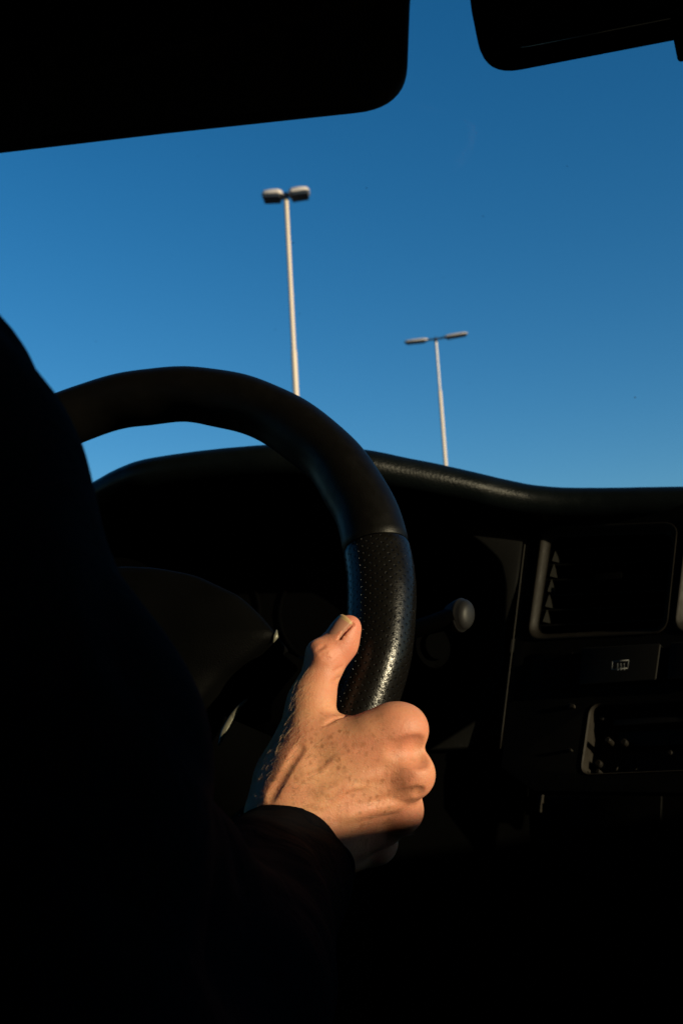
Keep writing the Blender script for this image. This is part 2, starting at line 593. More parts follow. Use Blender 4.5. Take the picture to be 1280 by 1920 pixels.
        for ax in range(3):
            o1, o2 = (ax + 1) % 3, (ax + 2) % 3
            sh = [slice(1, -1)] * 3; sh[ax] = slice(0, -1)
            sh2 = list(sh); sh2[ax] = slice(1, None)
            a, b = S[tuple(sh)], S[tuple(sh2)]
            e = np.argwhere(a != b)
            inside = a[e[:, 0], e[:, 1], e[:, 2]]
            e = e + 1; e[:, ax] -= 1
            def ci(d1, d2):
                q = e.copy(); q[:, o1] -= d1; q[:, o2] -= d2
                return idx[q[:, 0], q[:, 1], q[:, 2]]
            quad = np.stack([ci(1, 1), ci(0, 1), ci(0, 0), ci(1, 0)], 1)
            quad[~inside] = quad[~inside][:, ::-1]
            faces.append(quad)
        return verts, np.concatenate(faces)


def np_mesh(name, verts, faces):
    me = bpy.data.meshes.new(name)
    me.vertices.add(len(verts)); me.vertices.foreach_set('co', np.asarray(verts, np.float32).ravel())
    k = faces.shape[1]
    me.loops.add(faces.size); me.loops.foreach_set('vertex_index', faces.astype(np.int32).ravel())
    me.polygons.add(len(faces)); me.polygons.foreach_set('loop_start', np.arange(0, faces.size, k, dtype=np.int32))
    me.polygons.foreach_set('loop_total', np.full(len(faces), k, np.int32))
    me.polygons.foreach_set('use_smooth', np.ones(len(faces), bool))
    me.update(); me.validate()
    return me


def relax(verts, faces, it=2, lam=0.5):
    n = len(verts)
    e = np.concatenate([faces[:, [0, 1]], faces[:, [1, 2]], faces[:, [2, 3]], faces[:, [3, 0]]])
    e = np.concatenate([e, e[:, ::-1]])
    deg = np.bincount(e[:, 0], minlength=n)[:, None]
    for _ in range(it):
        for l in (lam, -lam * 1.04):
            s = np.stack([np.bincount(e[:, 0], weights=verts[e[:, 1], i], minlength=n) for i in range(3)], 1)
            verts = verts + l * (s / np.maximum(deg, 1) - verts)
    return verts


# camera-aligned space for the arm: x right, y up, z away
B3 = np.stack([right, up, fwd], 1)
def cs(px, py, z): return np.array([(px - 640) * z / F, (960 - py) * z / F, z])
def to_world(v): return CAM + np.asarray(v) @ B3.T

# ------------------------------------------------------------------ ground
GR = 3000
g = mesh('ground', [(-GR, -GR, 0), (GR, -GR, 0), (GR, GR, 0), (-GR, GR, 0)], [(0, 1, 2, 3)], 'asphalt', smooth=False)
tag(g, kind='structure')

# ------------------------------------------------------------------ van shell
XL, XR = -0.90, 1.00
van = empty('van', (0.05, 0.3, 0.0), 'dark cabin shell of a van with its windscreen, roof and side doors around the dashboard', 'van')
boxobj('floor', XL, XR, -0.75, 1.6, 0.48, 0.54, 'lining', van)
boxobj('rear_light_block', XL, XR, -0.80, -0.75, 0.48, 1.98, 'lining', van)  # unseen rear wall, added to keep daylight out of the cabin
boxobj('roof', XL - 0.03, XR + 0.03, -0.80, 0.93, 1.93, 1.98, 'lining', van, 0.02)
boxobj('firewall', XL, XR, 1.55, 1.60, 0.48, 1.20, 'lining', van)
boxobj('nose', XL + 0.05, XR - 0.05, 1.601, 2.35, 0.45, 1.14, 'paint', van, 0.08)


def wallquad(name, x, pts, material, th=0.05, bw=0.0):
    p = [np.array([x, y, z], float) for y, z in pts]
    return slab(name, p, np.array([th if x > 0 else -th, 0, 0]), material, van, bw)


for x, nm in ((XL, 'left'), (XR, 'right')):
    d = wallquad('door', x, [(-0.02, 0.55), (1.58, 0.55), (1.58, 1.12), (1.30, 1.13), (0.5, 1.19), (0.15, 1.2585), (-0.02, 1.279)], 'lining')
    wallquad('door_frame', x, [(-0.02, 1.74), (1.01, 1.74), (0.848, 1.928), (-0.02, 1.928)], 'lining')
    wallquad('pillar', x, [(-0.75, 0.55), (-0.024, 0.55), (-0.024, 1.93), (-0.75, 1.93)], 'lining')
    wallquad('pillar', x, [(1.50, 1.124), (1.578, 1.122), (0.93, 1.93), (0.85, 1.93)], 'lining')
    wallquad('door_window', x + (0.02 if x > 0 else -0.02), [(-0.02, 1.280), (0.15, 1.2595), (0.5, 1.191), (1.30, 1.131), (1.49, 1.126), (1.008, 1.738), (-0.02, 1.738)], 'glass', 0.004)
    h = boxobj('door_handle', x + (-0.03 if x > 0 else 0.004), x + (-0.004 if x > 0 else 0.03), 0.35, 0.50, 0.98, 1.01, 'satin', van, 0.006)

# windscreen: a gently bowed pane from the dashboard to the header
wv, wf = [], []
nu, nv = 16, 10
for j in range(nv + 1):
    for i in range(nu + 1):
        s, t = i / nu, j / nv
        x = (XL - 0.0 + 0.03) + s * (XR - XL - 0.06)
        bow = 0.07 * (1 - (2 * s - 1) ** 2)
        wv.append((x, 1.50 - 0.62 * t + bow, 1.20 + 0.73 * t))
for j in range(nv):
    for i in range(nu):
        a = j * (nu + 1) + i
        wf.append((a, a + 1, a + nu + 2, a + nu + 1))
ws = mesh('windscreen', wv, wf, 'glass'); under(ws, van)
# dried specks on the glass
sv, sf = [], []
for (px, py, r) in [(1063, 311, 4), (549, 455, 5), (687, 352, 3), (561, 588, 3), (516, 618, 3), (1190, 745, 5), (905, 405, 3), (880, 718, 2.5), (180, 640, 2.5), (372, 292, 2), (830, 520, 2), (1110, 600, 2), (730, 480, 1.6)]:
    d = ray(px, py); d = d / np.linalg.norm(d)
    # pane plane (ignoring the bow): y + 0.849 z = const
    nrm = np.array([0, 0.73, 0.62]); o = np.array([0, 1.50, 1.20])
    P = CAM + d * (((o - CAM) @ nrm) / (d @ nrm))
    s = (P[0] - XL - 0.03) / (XR - XL - 0.06)
    bowv = 0.07 * (1 - (2 * s - 1) ** 2)
    P = CAM + d * (((o + np.array([0, bowv, 0]) - CAM) @ nrm) / (d @ nrm)) - d * 0.004
    rr = r * 1.35 / F * 0.55
    a0 = random.random() * 3
    base = len(sv)
    for k in range(6):
        q = P + (right * math.cos(k * 1.047 + a0) + up * math.sin(k * 1.047 + a0) * 0.5) * rr * random.uniform(0.4, 1.1)
        sv.append(q)
    sv.append(P - d * 0.0008); sv.append(P + d * 0.0008)
    for k in range(6):
        sf.append((base + k, base + (k + 1) % 6, base + 6)); sf.append((base + k, base + (k + 1) % 6, base + 7))
sp = mesh('dust_specks', sv, sf, 'dust'); under(sp, ws); sp['kind'] = 'stuff'

# ------------------------------------------------------------------ dashboard
dash = empty('dashboard', (0.05, 1.1, 0.54), 'black grained plastic dashboard with padded top edge, air vents and empty radio slot', 'dashboard')

# padded roll along the top edge
edge = [(-420, 1120, 1.04), (-60, 1010, 1.00), (110, 945, 0.97), (175, 907, 0.95), (230, 877, 0.93), (280, 860, 0.915), (380, 845, 0.90), (500, 834, 0.885), (600, 834, 0.88),
        (690, 843, 0.885), (760, 857, 0.895), (830, 871, 0.905), (900, 887, 0.915), (960, 901, 0.925), (1010, 910, 0.93), (1070, 914, 0.93), (1150, 914, 0.925), (1280, 912, 0.91), (1500, 908, 0.89), (1900, 900, 0.88)]
ctr = []
for px, py, z in edge:
    rr = 0.0155
    ctr.append(K(px, py + rr * F / z, z + 0.006))
ctr = catmull(ctr, 6)
rv, rf = [], []
NP = 22
for i, p in enumerate(ctr):
    t = ctr[min(i + 1, len(ctr) - 1)] - ctr[max(i - 1, 0)]; t /= np.linalg.norm(t)
    back = np.cross(np.array([0, 0, 1.0]), t); back /= np.linalg.norm(back)      # forward, away from the driver
    if back[1] < 0: back = -back
    upv = np.array([0, 0, 1.0])
    wob = 1 + 0.004 * math.sin(i * 0.9) + 0.003 * math.sin(i * 2.3 + 1)
    prof = []
    for j in range(NP - 6):
        a = math.pi * 0.5 + math.pi * 1.15 * j / (NP - 7)
        prof.append((math.cos(a) * 0.0185 * wob, math.sin(a) * 0.0155 * wob))
    prof += [(0.012, -0.016), (0.05, -0.018)]
    top = [(0.70, -0.10), (0.30, -0.012), (0.12, 0.008), (0.04, 0.0145)]
    prof = top + prof
    for a, b in prof:
        y = min(p[1] + back[1] * a, 1.50)
        rv.append(np.array([p[0] + back[0] * a * 0.3, y, p[2] + b]))
m_ = len(prof)
for i in range(len(ctr) - 1):
    for j in range(m_ - 1):
        rf.append((i * m_ + j, i * m_ + j + 1, (i + 1) * m_ + j + 1, (i + 1) * m_ + j))
under(mesh('padded_edge', rv, rf, 'vinyl', None, True, 60), dash)

# driver-side fascia with the opening round the instruments
PF = Plane((960, 1180, 0.935), (760, 930, 0.965), (800, 1400, 0.895))
fo = [(330, 868), (500, 862), (640, 872), (760, 893), (880, 925), (989, 950), (936, 1402), (800, 1408), (905, 1340), (940, 1262), (947, 1095), (938, 1052), (905, 1020), (860, 988), (740, 945), (600, 912), (470, 905), (330, 915)]
pts = rounded([PF.at(*p) for p in fo], [0, 0, 0, 0, 0, 0, 0, 0, .01, .02, .01, .008, .01, .01, .02, .02, .02, 0], 4)
slab('fascia', pts, -PF.n * 0.17, 'plastic', dash, 0.0025)
boxobj('passenger_fascia', 0.37, 0.985, 1.00, 1.198, 0.80, 1.24, 'plastic', dash, 0.02)
# instrument binnacle deep inside the opening
PB = Plane((500, 1100, 1.10), (900, 1100, 1.08), (600, 950, 1.12))
bpts = rounded([PB.at(*p) for p in [(60, 930), (940, 930), (960, 1480), (60, 1480)]], 0.03)
slab('binnacle_back', bpts, -PB.n * 0.02, 'plastic_soft', dash)
ip = [PB.at(*p, 0.03) for p in [(250, 1010), (760, 1010), (770, 1300), (250, 1300)]]
inst = slab('instrument_panel', rounded(ip, 0.03), -PB.n * 0.029, 'plastic_soft', dash, 0.003)
for cx in (390, 620):
    c0 = PB.at(cx, 1150, 0.032)
    e1 = PB.at(cx + 50, 1150, 0.032) - c0; e1 /= np.linalg.norm(e1); e2 = np.cross(PB.n, e1)
    pv, pf = sweep([c0 + (e1 * math.cos(t) + e2 * math.sin(t)) * 0.055 for t in np.linspace(0, 2 * math.pi, 40)], 0.0025, 8, PB.n, False)
    under(mesh('dial_ring', pv, pf, 'plastic_soft'), inst)
# side cheek closing the recess on the left, and the under-dash
boxobj('dash_core', XL + 0.01, XR - 0.01, 1.20, 1.50, 0.75, 1.16, 'plastic_soft', dash)
PKn = Plane((800, 1450, 0.90), (980, 1450, 0.915), (800, 1800, 0.84))
kp = [(250, 1440), (560, 1412), (800, 1405), (962, 1398), (990, 1412), (1004, 1900), (980, 2300), (200, 2300)]
slab('knee_panel', rounded([PKn.at(*p) for p in kp], [0.01, 0, 0, 0.005, 0.012, 0, 0, 0]), -PKn.n * 0.04, 'plastic_soft', dash, 0.003)

# centre panel, turned a little towards the driver
PC = Plane((960, 1180, 0.929), (1280, 1180, 0.8425), (1120, 960, 0.941))
n = PC.n
panel = slab('centre_panel', [PC.at(*p) for p in [(993, 948), (1420, 935), (1560, 935), (1560, 1490), (1000, 1484), (938, 1440)]], -n * 0.012, 'plastic')
panel.name = 'centre_panel'


def quadpts(corners, rad, off=0.0, nn=6):
    return rounded([PC.at(px, py, off) for px, py in corners], rad, nn)


V1o = [(1016, 988), (1272, 979), (1250, 1188), (988, 1201)]
V1i = [(1030, 1003), (1258, 995), (1238, 1173), (1002, 1186)]
V2o = [(1287, 978), (1540, 970), (1520, 1180), (1263, 1188)]
V2i = [(1301, 994), (1526, 986), (1507, 1165), (1277, 1173)]
RS = [(1106, 1320), (1500, 1298), (1490, 1438), (1087, 1454)]
cuts = []
for q, r_ in ((V1o, 0.014), (V2o, 0.014), (RS + [], 0.010)):
    cuts.append(slab('cutter', [p + n * 0.03 for p in quadpts([(a + dx, b + dy) for (a, b), (dx, dy) in zip(q, ((-1, -1), (1, -1), (1, 1), (-1, 1)))], r_)], -n * 0.08, 'plastic'))
cut(panel, cuts)
bevel(panel, 0.0012, 2, 50); bake(panel)
under(panel, dash)
# seam strip where the centre panel meets the fascia
sa, sb = PC.at(991, 955, 0.0004), PC.at(937, 1404, 0.0004)
v_, f_ = sweep([sa + (sb - sa) * t for t in np.linspace(0, 1, 12)], 0.0008, 6, n)
under(mesh('panel_seam', v_, f_, 'seam'), dash)


def vent(o_, i_, tab):
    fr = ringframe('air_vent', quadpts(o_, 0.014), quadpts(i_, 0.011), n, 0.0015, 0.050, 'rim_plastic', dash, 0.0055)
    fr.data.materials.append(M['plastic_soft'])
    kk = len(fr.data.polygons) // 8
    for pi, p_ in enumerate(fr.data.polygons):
        if pi // kk >= 6: p_.material_index = 1  # walls past the lip coloured black to stand for the unlit gap
    # dark box behind
    bk = [p - n * 0.0485 for p in quadpts([(a + (-3 if k in (0, 3) else 3), b + (-3 if k < 2 else 3)) for k, (a, b) in enumerate(i_)], 0.01)]
    b = slab('duct_back', bk, -n * 0.004, 'plastic_soft'); under(b, fr)
    tl, tr, br, bl = [np.array(p, float) for p in i_]
    for k in range(6):
        t = (k + 0.62) / 6.4
        l, r_ = tl + (bl - tl) * t, tr + (br - tr) * t
        l = l + (r_ - l) * 0.004; r_ = r_ - (r_ - l) * 0.004
        A, B_ = PC.at(*l) - n * 0.0105, PC.at(*r_) - n * 0.0105
        dn = PC.at(*(tl + (bl - tl) * min(1, t + 0.05)), -0.006) - PC.at(*l, -0.006)
        dn = dn / np.linalg.norm(dn)
        d = -n * 0.024 - dn * 0.011         # blades slope down towards the cabin
        th = dn * 0.0018
        vv = [A, B_, B_ + d, A + d, A + th, B_ + th, B_ + d + th, A + d + th]
        s = mesh('slat', vv, [(0, 1, 2, 3), (7, 6, 5, 4), (0, 4, 5, 1), (1, 5, 6, 2), (2, 6, 7, 3), (3, 7, 4, 0)], 'slat_wedge', None, False)
        bevel(s, 0.0005, 2); bake(s)
        under(s, fr)
    for k in range(5):
        t = (k + 0.8) / 5.6
        a, b2 = tl + (tr - tl) * t, bl + (br - bl) * t
        A, B_ = PC.at(*a) - n * 0.034, PC.at(*b2) - n * 0.034
        w = (PC.at(a[0] + 4, a[1]) - PC.at(*a))
        vv = [A, B_, B_ - n * 0.014, A - n * 0.014, A + w, B_ + w, B_ - n * 0.014 + w, A - n * 0.014 + w]
        s = mesh('vane', vv, [(0, 1, 2, 3), (7, 6, 5, 4), (0, 4, 5, 1), (1, 5, 6, 2), (2, 6, 7, 3), (3, 7, 4, 0)], 'plastic_soft', None, False)
        under(s, fr)
    # added wedges in the shape of sunlit wall patches between the slats
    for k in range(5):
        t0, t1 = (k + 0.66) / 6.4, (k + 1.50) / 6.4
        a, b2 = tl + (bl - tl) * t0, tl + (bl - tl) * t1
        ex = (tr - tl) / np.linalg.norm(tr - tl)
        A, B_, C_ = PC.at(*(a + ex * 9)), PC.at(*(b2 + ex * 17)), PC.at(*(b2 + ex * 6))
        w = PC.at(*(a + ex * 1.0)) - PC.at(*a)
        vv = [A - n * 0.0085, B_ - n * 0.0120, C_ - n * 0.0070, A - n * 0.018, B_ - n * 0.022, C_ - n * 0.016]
        s = mesh('slat_wedge', vv, [(0, 1, 2), (5, 4, 3), (0, 3, 4, 1), (1, 4, 5, 2), (2, 5, 3, 0)], 'slat_wedge', None, False)
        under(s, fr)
    if tab:
        q = [PC.at(px, py, -0.004) for px, py in tab]
        s = slab('tab', rounded(q, 0.001, 3), -n * 0.014, 'plastic', None, 0.0006); under(s, fr)
    return fr


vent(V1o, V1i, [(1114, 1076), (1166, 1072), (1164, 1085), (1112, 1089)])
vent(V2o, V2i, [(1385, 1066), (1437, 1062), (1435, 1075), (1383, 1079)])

# switch row: the heated rear window switch and its neighbours
def switch(corners, nm, mt='switch', h=0.008):
    q = [p + n * h for p in quadpts(corners, 0.002, 0.0, 4)]
    return slab(nm, q, -n * (h + 0.0015), mt, dash, 0.0008, 3)
sw = switch([(1096, 1221), (1243, 1213), (1234, 1281), (1090, 1290)], 'defrost_switch')
sw['label'] = 'switch with a rear window heater symbol'
switch([(1262, 1211), (1410, 1204), (1402, 1274), (1255, 1280)], 'blank_switch')
switch([(1000, 1226), (1074, 1222), (1070, 1293), (992, 1297)], 'blank_switch', 'plastic', 0.0012)
# its symbol: a window outline with three wavy arrows, 0.2 mm relief print
def stroke(pix, w=0.00055, off=0.00812):
    return sweep([PC.at(px, py, off) for px, py in pix], w, 8, n, True, 0.12)
iv, if_ = [], []
def add(vf):
    b = len(iv); iv.extend(vf[0]); if_.extend([tuple(b + x for x in f) for f in vf[1]])
bx_ = [(1148, 1240.5), (1178, 1238), (1176, 1253), (1146, 1255.5)]
for q0, q1 in zip(bx_, bx_[1:] + bx_[:1]): add(stroke([q0, q1], 0.00045))
for dx in (0, 6.2, 12.4):
    add(stroke([(1158 + dx, 1244.5 - dx * 0.05), (1156.6 + dx, 1247 - dx * 0.05), (1158 + dx, 1249.5 - dx * 0.05), (1156.6 + dx, 1252 - dx * 0.05), (1157.2 + dx, 1257 - dx * 0.05)], 0.00032))
    add(stroke([(1154.8 + dx, 1254.5 - dx * 0.05), (1157.2 + dx, 1257.5 - dx * 0.05), (1159.4 + dx, 1254.3 - dx * 0.05)], 0.00030))
ic = mesh('heater_symbol', iv, if_, 'icon'); under(ic, sw)

# empty radio slot: walls, back plate and pegs
slot = ringframe('radio_slot', quadpts(RS, 0.010), quadpts([(1109, 1323), (1497, 1301), (1487, 1435), (1090, 1451)], 0.009), n, 0.0006, 0.030, 'slot_wall', dash, 0.001)
bk = [p - n * 0.0275 for p in quadpts([(1100, 1312), (1506, 1290), (1496, 1446), (1080, 1462)], 0.009)]
under(slab('slot_back', bk, -n * 0.004, 'switch', None), slot)
bar = quadpts([(1150, 1349), (1480, 1331), (1480, 1341), (1149, 1361)], 0.001, -0.010, 3)
under(slab('slot_bar', bar, -n * 0.016, 'rim_plastic', None, 0.0008), slot)
bar = quadpts([(1160, 1372), (1480, 1356), (1478, 1388), (1158, 1402)], 0.003, -0.017, 3)
under(slab('slot_plate', bar, -n * 0.010, 'switch', None, 0.0008), slot)
for px, py, r_, ln, off in [(1138, 1387, 0.0026, 0.022, 0.000), (1168, 1391, 0.0030, 0.016, -0.010), (1120, 1431, 0.0032, 0.014, -0.012), (1127, 1346, 0.0022, 0.018, -0.008),
                            (1255, 1411, 0.0022, 0.016, -0.010), (1120, 1446, 0.0020, 0.018, -0.008), (1274, 1424, 0.0030, 0.014, -0.012)]:
    a = PC.at(px, py, off)
    v_, f_ = sweep([a, a - n * 0.0008, a - n * ln], [r_ * 0.7, r_, r_], 14, up)
    o = mesh('peg', v_, f_, 'rim_plastic', None, True, 40); under(o, slot)
for a, b in [((1215, 1427), (1224, 1417)), ((1153, 1447), (1158, 1438)), ((1257, 1404), (1256, 1417)), ((1186, 1445), (1199, 1440))]:
    v_, f_ = sweep([PC.at(*a, -0.018), PC.at((a[0] + b[0]) / 2, (a[1] + b[1]) / 2, -0.014), PC.at(*b, -0.018)], 0.0008, 6, n)
    o = mesh('wire', v_, f_, 'slot_wall'); under(o, slot)
# small retaining clips beside the slot
for cx, cy, s in ((1070, 1322, 6), (1067, 1405, 4)):
    q = [PC.at(cx - s, cy - s * .7, 0.004), PC.at(cx + s, cy - s * .2, 0.004), PC.at(cx + s, cy + s * .8, 0.003), PC.at(cx - s * .8, cy + s, 0.003)]
    o = slab('clip', rounded(q, 0.0006, 2), -n * 0.006, 'slot_wall', dash, 0.0005)
# lower console shelf under the slot
PL = Plane((1100, 1600, 0.865), (1280, 1600, 0.82), (1100, 1800, 0.84))
lp = [(1006, 1492), (1420, 1470), (1420, 2000), (1012, 2000)]
slab('lower_console', rounded([PL.at(*p) for p in lp], [0.006, 0, 0, 0], 4), -PL.n * 0.03, 'plastic', dash, 0.002)
q = [PL.at(*p, 0.004) for p in [(1060, 1497), (1240, 1487), (1236, 1600), (1058, 1606)]]
slab('ashtray_lid', rounded(q, 0.004, 3), -PL.n * 0.006, 'plastic', dash, 0.0012)
q = [PL.at(*p, 0.006) for p in [(1007, 1489), (1014, 1489), (1013, 1524), (1007, 1524)]]
slab('console_edge', q, -PL.n * 0.008, 'slot_wall', dash, 0.0008)

# ------------------------------------------------------------------ steering wheel
WC = np.array([-.2845, .5815, 1.176])
az, el = R(1.16), R(18.7)
wn_ = np.array([math.sin(az) * math.cos(el), -math.cos(az) * math.cos(el), math.sin(el)])
wu = np.cross([0, 0, 1.0], wn_); wu /= np.linalg.norm(wu)
wv_ = np.cross(wn_, wu)
RM, RT = 0.172, 0.0199
wheel = empty('steering_wheel', WC, 'black leather steering wheel with perforated grips, held by the bare hand', 'steering wheel')


def W(u, v, w=0.0): return WC + wu * u + wv_ * v + wn_ * w


def wpix(px, py, w):
    """wheel coordinates of a pixel on the plane w above the wheel plane"""
    d = ray(px, py); o = WC + wn_ * w
    P = CAM + d * (((o - CAM) @ wn_) / (d @ wn_)) - WC
    return P @ wu, P @ wv_


def rim(name, a0, a1, material, extra=0.0, step=0.8):
    k = int((a1 - a0) / step) + 1
    nA = 44
    v, f, uvs = [], [], []
    for i in range(k + 1):
        d = a0 + (a1 - a0) * i / k
        t = R(d)
        # rolled ends make the sewn seam
        e = min(d - a0, a1 - d) * math.pi / 180 * RM
        roll = -0.0010 * math.exp(-(e / 0.0011) ** 2) if name != 'rim_core' else 0
        for j in range(nA):
            p = 2 * math.pi * j / nA
            lump = 0.0
            if 20 < d < 160:      # finger bumps on the far inner side
                ph = math.cos(p - math.pi * 0.85) ** 2 if math.cos(p - math.pi * 1.15) > 0 else 0
                lump = 0.0007 * math.sin(t * 17) * max(0, math.cos(p - math.pi)) ** 2
            thumb = 0.0022 * math.exp(-((d - 6) / 14.0) ** 2) * max(0, math.cos(p - math.pi * 0.8)) ** 2
            wig = 0.00025 * math.sin(5 * t + 3 * p) + 0.0002 * math.sin(23 * t + p)
            r = RT + roll + lump + wig + extra + thumb
            rad = RM + r * math.cos(p)
            v.append(W(rad * math.cos(t), rad * math.sin(t), r * math.sin(p)))
    for i in range(k):
        for j in range(nA):
            f.append((i * nA + j, i * nA + (j + 1) % nA, (i + 1) * nA + (j + 1) % nA, (i + 1) * nA + j))
    me = bpy.data.meshes.new(name)
    me.from_pydata([tuple(x) for x in v], [], f)
    uvl = me.uv_layers.new(name='UVMap')
    for pi, poly in enumerate(me.polygons):
        i, j = divmod(pi, nA)
        c = [(i, j), (i, j + 1), (i + 1, j + 1), (i + 1, j)]
        for li, (ii, jj) in zip(poly.loop_indices, c):
            d = a0 + (a1 - a0) * ii / k
            uvl.data[li].uv = (math.radians(d) * RM / 0.0050, jj / nA * round(2 * math.pi * RT / 0.0058))
    for p in me.polygons: p.use_smooth = True
    bm = bmesh.new(); bm.from_mesh(me); bmesh.ops.recalc_face_normals(bm, faces=bm.faces); bm.to_mesh(me); bm.free()
    o = link(name, me, material)
    return under(o, wheel)


rim('grip', -62, 11.4, 'leather_perf')
rim('grip', 168.6, 242, 'leather_perf')
o = rim('rim', 11.6, 168.4, 'leather'); o.name = 'rim'
o = rim('rim', 242.2, 297.8, 'leather')

# horn pad: outline in wheel coordinates, mirrored about the wheel's upright axis
PW = 0.030
rt = [wpix(*p, PW) for p in [(240, 1064), (300, 1067), (370, 1080), (450, 1118), (490, 1155), (517, 1188), (512, 1200), (470, 1235), (420, 1268), (385, 1308), (357, 1345), (335, 1400), (300, 1450)]]
top_v = rt[0][1]
rt = [(max(u, 0.004), v) for u, v in rt]
outl = rt + [(-u, v) for u, v in reversed(rt)]
cu, cvv = 0.0, sum(v for u, v in outl) / len(outl)
v_, f_ = [], []
rings = [(1.0, -0.028), (1.0, 0.0), (0.985, 0.0035), (0.955, 0.0058), (0.88, 0.0085), (0.7, 0.0125), (0.45, 0.0155), (0.2, 0.0165)]
outl = [tuple(x) for x in rounded([np.array([u, v, 0]) for u, v in outl], 0.006, 3)]
k = len(outl)
for s, w in rings:
    for u, v, _ in outl:
        v_.append(W(cu + (u - cu) * s, cvv + (v - cvv) * s, PW + w))
for r_ in range(len(rings) - 1):
    for i in range(k):
        f_.append((r_ * k + i, r_ * k + (i + 1) % k, (r_ + 1) * k + (i + 1) % k, (r_ + 1) * k + i))
f_.append(tuple((len(rings) - 1) * k + i for i in range(k)))
pad = mesh('horn_pad', v_, f_, 'plastic'); under(pad, wheel)


def spoke(a, w0, w1, name='spoke'):
    t = R(a)
    e = np.array([math.cos(t), math.sin(t)]); q = np.array([-e[1], e[0]])
    pts = []
    rows = []
    for s in np.linspace(0, 1, 7):
        rr = 0.035 + s * (RM - 0.045)
        hw = w0 + (w1 - w0) * s ** 0.8
        lift = 0.012 * (1 - s)
        rows.append([W(*(e * rr + q * hw), lift), W(*(e * rr + q * hw * 0.7), lift + 0.007), W(*(e * rr - q * hw * 0.7), lift + 0.007), W(*(e * rr - q * hw), lift), W(*(e * rr), lift - 0.012)])
    v = [p for r_ in rows for p in r_]
    f = []
    for i in range(6):
        for j in range(5):
            f.append((i * 5 + j, i * 5 + (j + 1) % 5, (i + 1) * 5 + (j + 1) % 5, (i + 1) * 5 + j))
    return under(mesh(name, v, f, 'plastic_soft', None, True, 60), wheel)


for a in (-27, 207): spoke(a, 0.030, 0.022)
spoke(270, 0.030, 0.026)
# bright crescent trim on the spoke edges
tr = [(410, 1398), (420, 1372), (434, 1346), (449, 1325), (464, 1310)]
rad_ = [0.0006, 0.0022, 0.0020, 0.0012, 0.0005]
for mir in (1, -1):
    pth = [(lambda q: W(q[0] * mir, q[1], 0.032))(wpix(px, py, 0.032)) for px, py in tr]
    v_, f_ = sweep(catmull(pth, 4), list(np.interp(np.linspace(0, 1, 17), np.linspace(0, 1, 5), rad_)), 8, wn_, True, 0.6)
    under(mesh('trim', v_, f_, 'silver'), wheel)
    q = wpix(514, 1194, 0.031)
    c0 = W(q[0] * mir, q[1], 0.031)
    v_, f_ = sweep([c0 + wv_ * 0.004 + wu * mir * 0.0012, c0 + wu * mir * 0.0008, c0 - wv_ * 0.0035 - wu * mir * 0.0004], [0.0004, 0.0018, 0.0004], 8, wn_)
    under(mesh('pad_glint', v_, f_, 'silver'), wheel)  # bright tip of the pad corner, put in as a silver sliver
# hub behind the pad
v_, f_ = sweep([W(0, -0.01, 0.02), W(0, -0.012, -0.03), W(0, -0.014, -0.06)], [0.045, 0.045, 0.040], 28, wv_)
under(mesh('hub', v_, f_, 'plastic_soft', None, True, 40), wheel)

# steering column shroud and ignition lock
shroud = empty('steering_column', W(0, 0, -0.2), 'black steering column shroud behind the wheel with the ignition lock', 'steering column')
v_, f_ = sweep([W(0, -0.030, -0.062), W(0, -0.032, -0.08), W(0, -0.045, -0.16), W(0, -0.07, -0.34)], [0.042, 0.052, 0.056, 0.06], 30, wv_, True, 0.85)
under(mesh('shroud', v_, f_, 'plastic_soft', None, True, 40), shroud)
ig = K(812, 1212, 0.70)
axd = (CAM - ig) / np.linalg.norm(CAM - ig) * 0.75 + np.array([0.65, 0.0, 0.1]); axd /= np.linalg.norm(axd)
v_, f_ = sweep([ig - axd * 0.07, ig - axd * 0.004, ig, ig - axd * 0.003], [0.017, 0.0165, 0.0150, 0.0125], 32, up)
under(mesh('ignition_lock', v_, f_, 'plastic_soft', None, True, 30), shroud)
v_, f_ = sweep([ig + axd * 0.0002 - axd * 0.004, ig + axd * 0.004], [0.0105, 0.0095], 28, up)
under(mesh('lock_barrel', v_, f_, 'plastic_soft', None, True, 30), shroud)

# wiper stalk
tip = K(868, 1153, 0.655)
root = W(0.045, -0.005, -0.115)
stalk = empty('wiper_stalk', root, 'black stalk with a rounded glossy end cap, reaching out behind the steering wheel', 'stalk')
dirv = (tip - root) / np.linalg.norm(tip - root)
v_, f_ = sweep([root, root + (tip - root) * 0.5, tip - dirv * 0.024, tip - dirv * 0.010, tip - dirv * 0.004], [0.0055, 0.0062, 0.0078, 0.0088, 0.0088], 24, up, True, 0.8)
under(mesh('arm', v_, f_, 'plastic', None, True, 50), stalk)
capd = (CAM - tip) / np.linalg.norm(CAM - tip) * 0.55 + dirv * 0.45 + right * 0.35; capd /= np.linalg.norm(capd)
prof = [(-0.012, 0.0085), (-0.006, 0.0108), (-0.0015, 0.0116), (-0.0005, 0.0110), (0.0, 0.0104), (0.0022, 0.0100), (0.0040, 0.0086), (0.0052, 0.0060), (0.0057, 0.0026)]
prof = [(a, b * 0.80) for a, b in prof]
slant = right * 0.55 + up * 0.83; slant -= capd * (slant @ capd); slant /= np.linalg.norm(slant)
v_, f_ = sweep([tip + capd * a for a, _ in prof], [b for _, b in prof], 28, slant, True, 1.28)
under(mesh('end_cap', v_, f_, 'satin', None, True, 50), stalk)

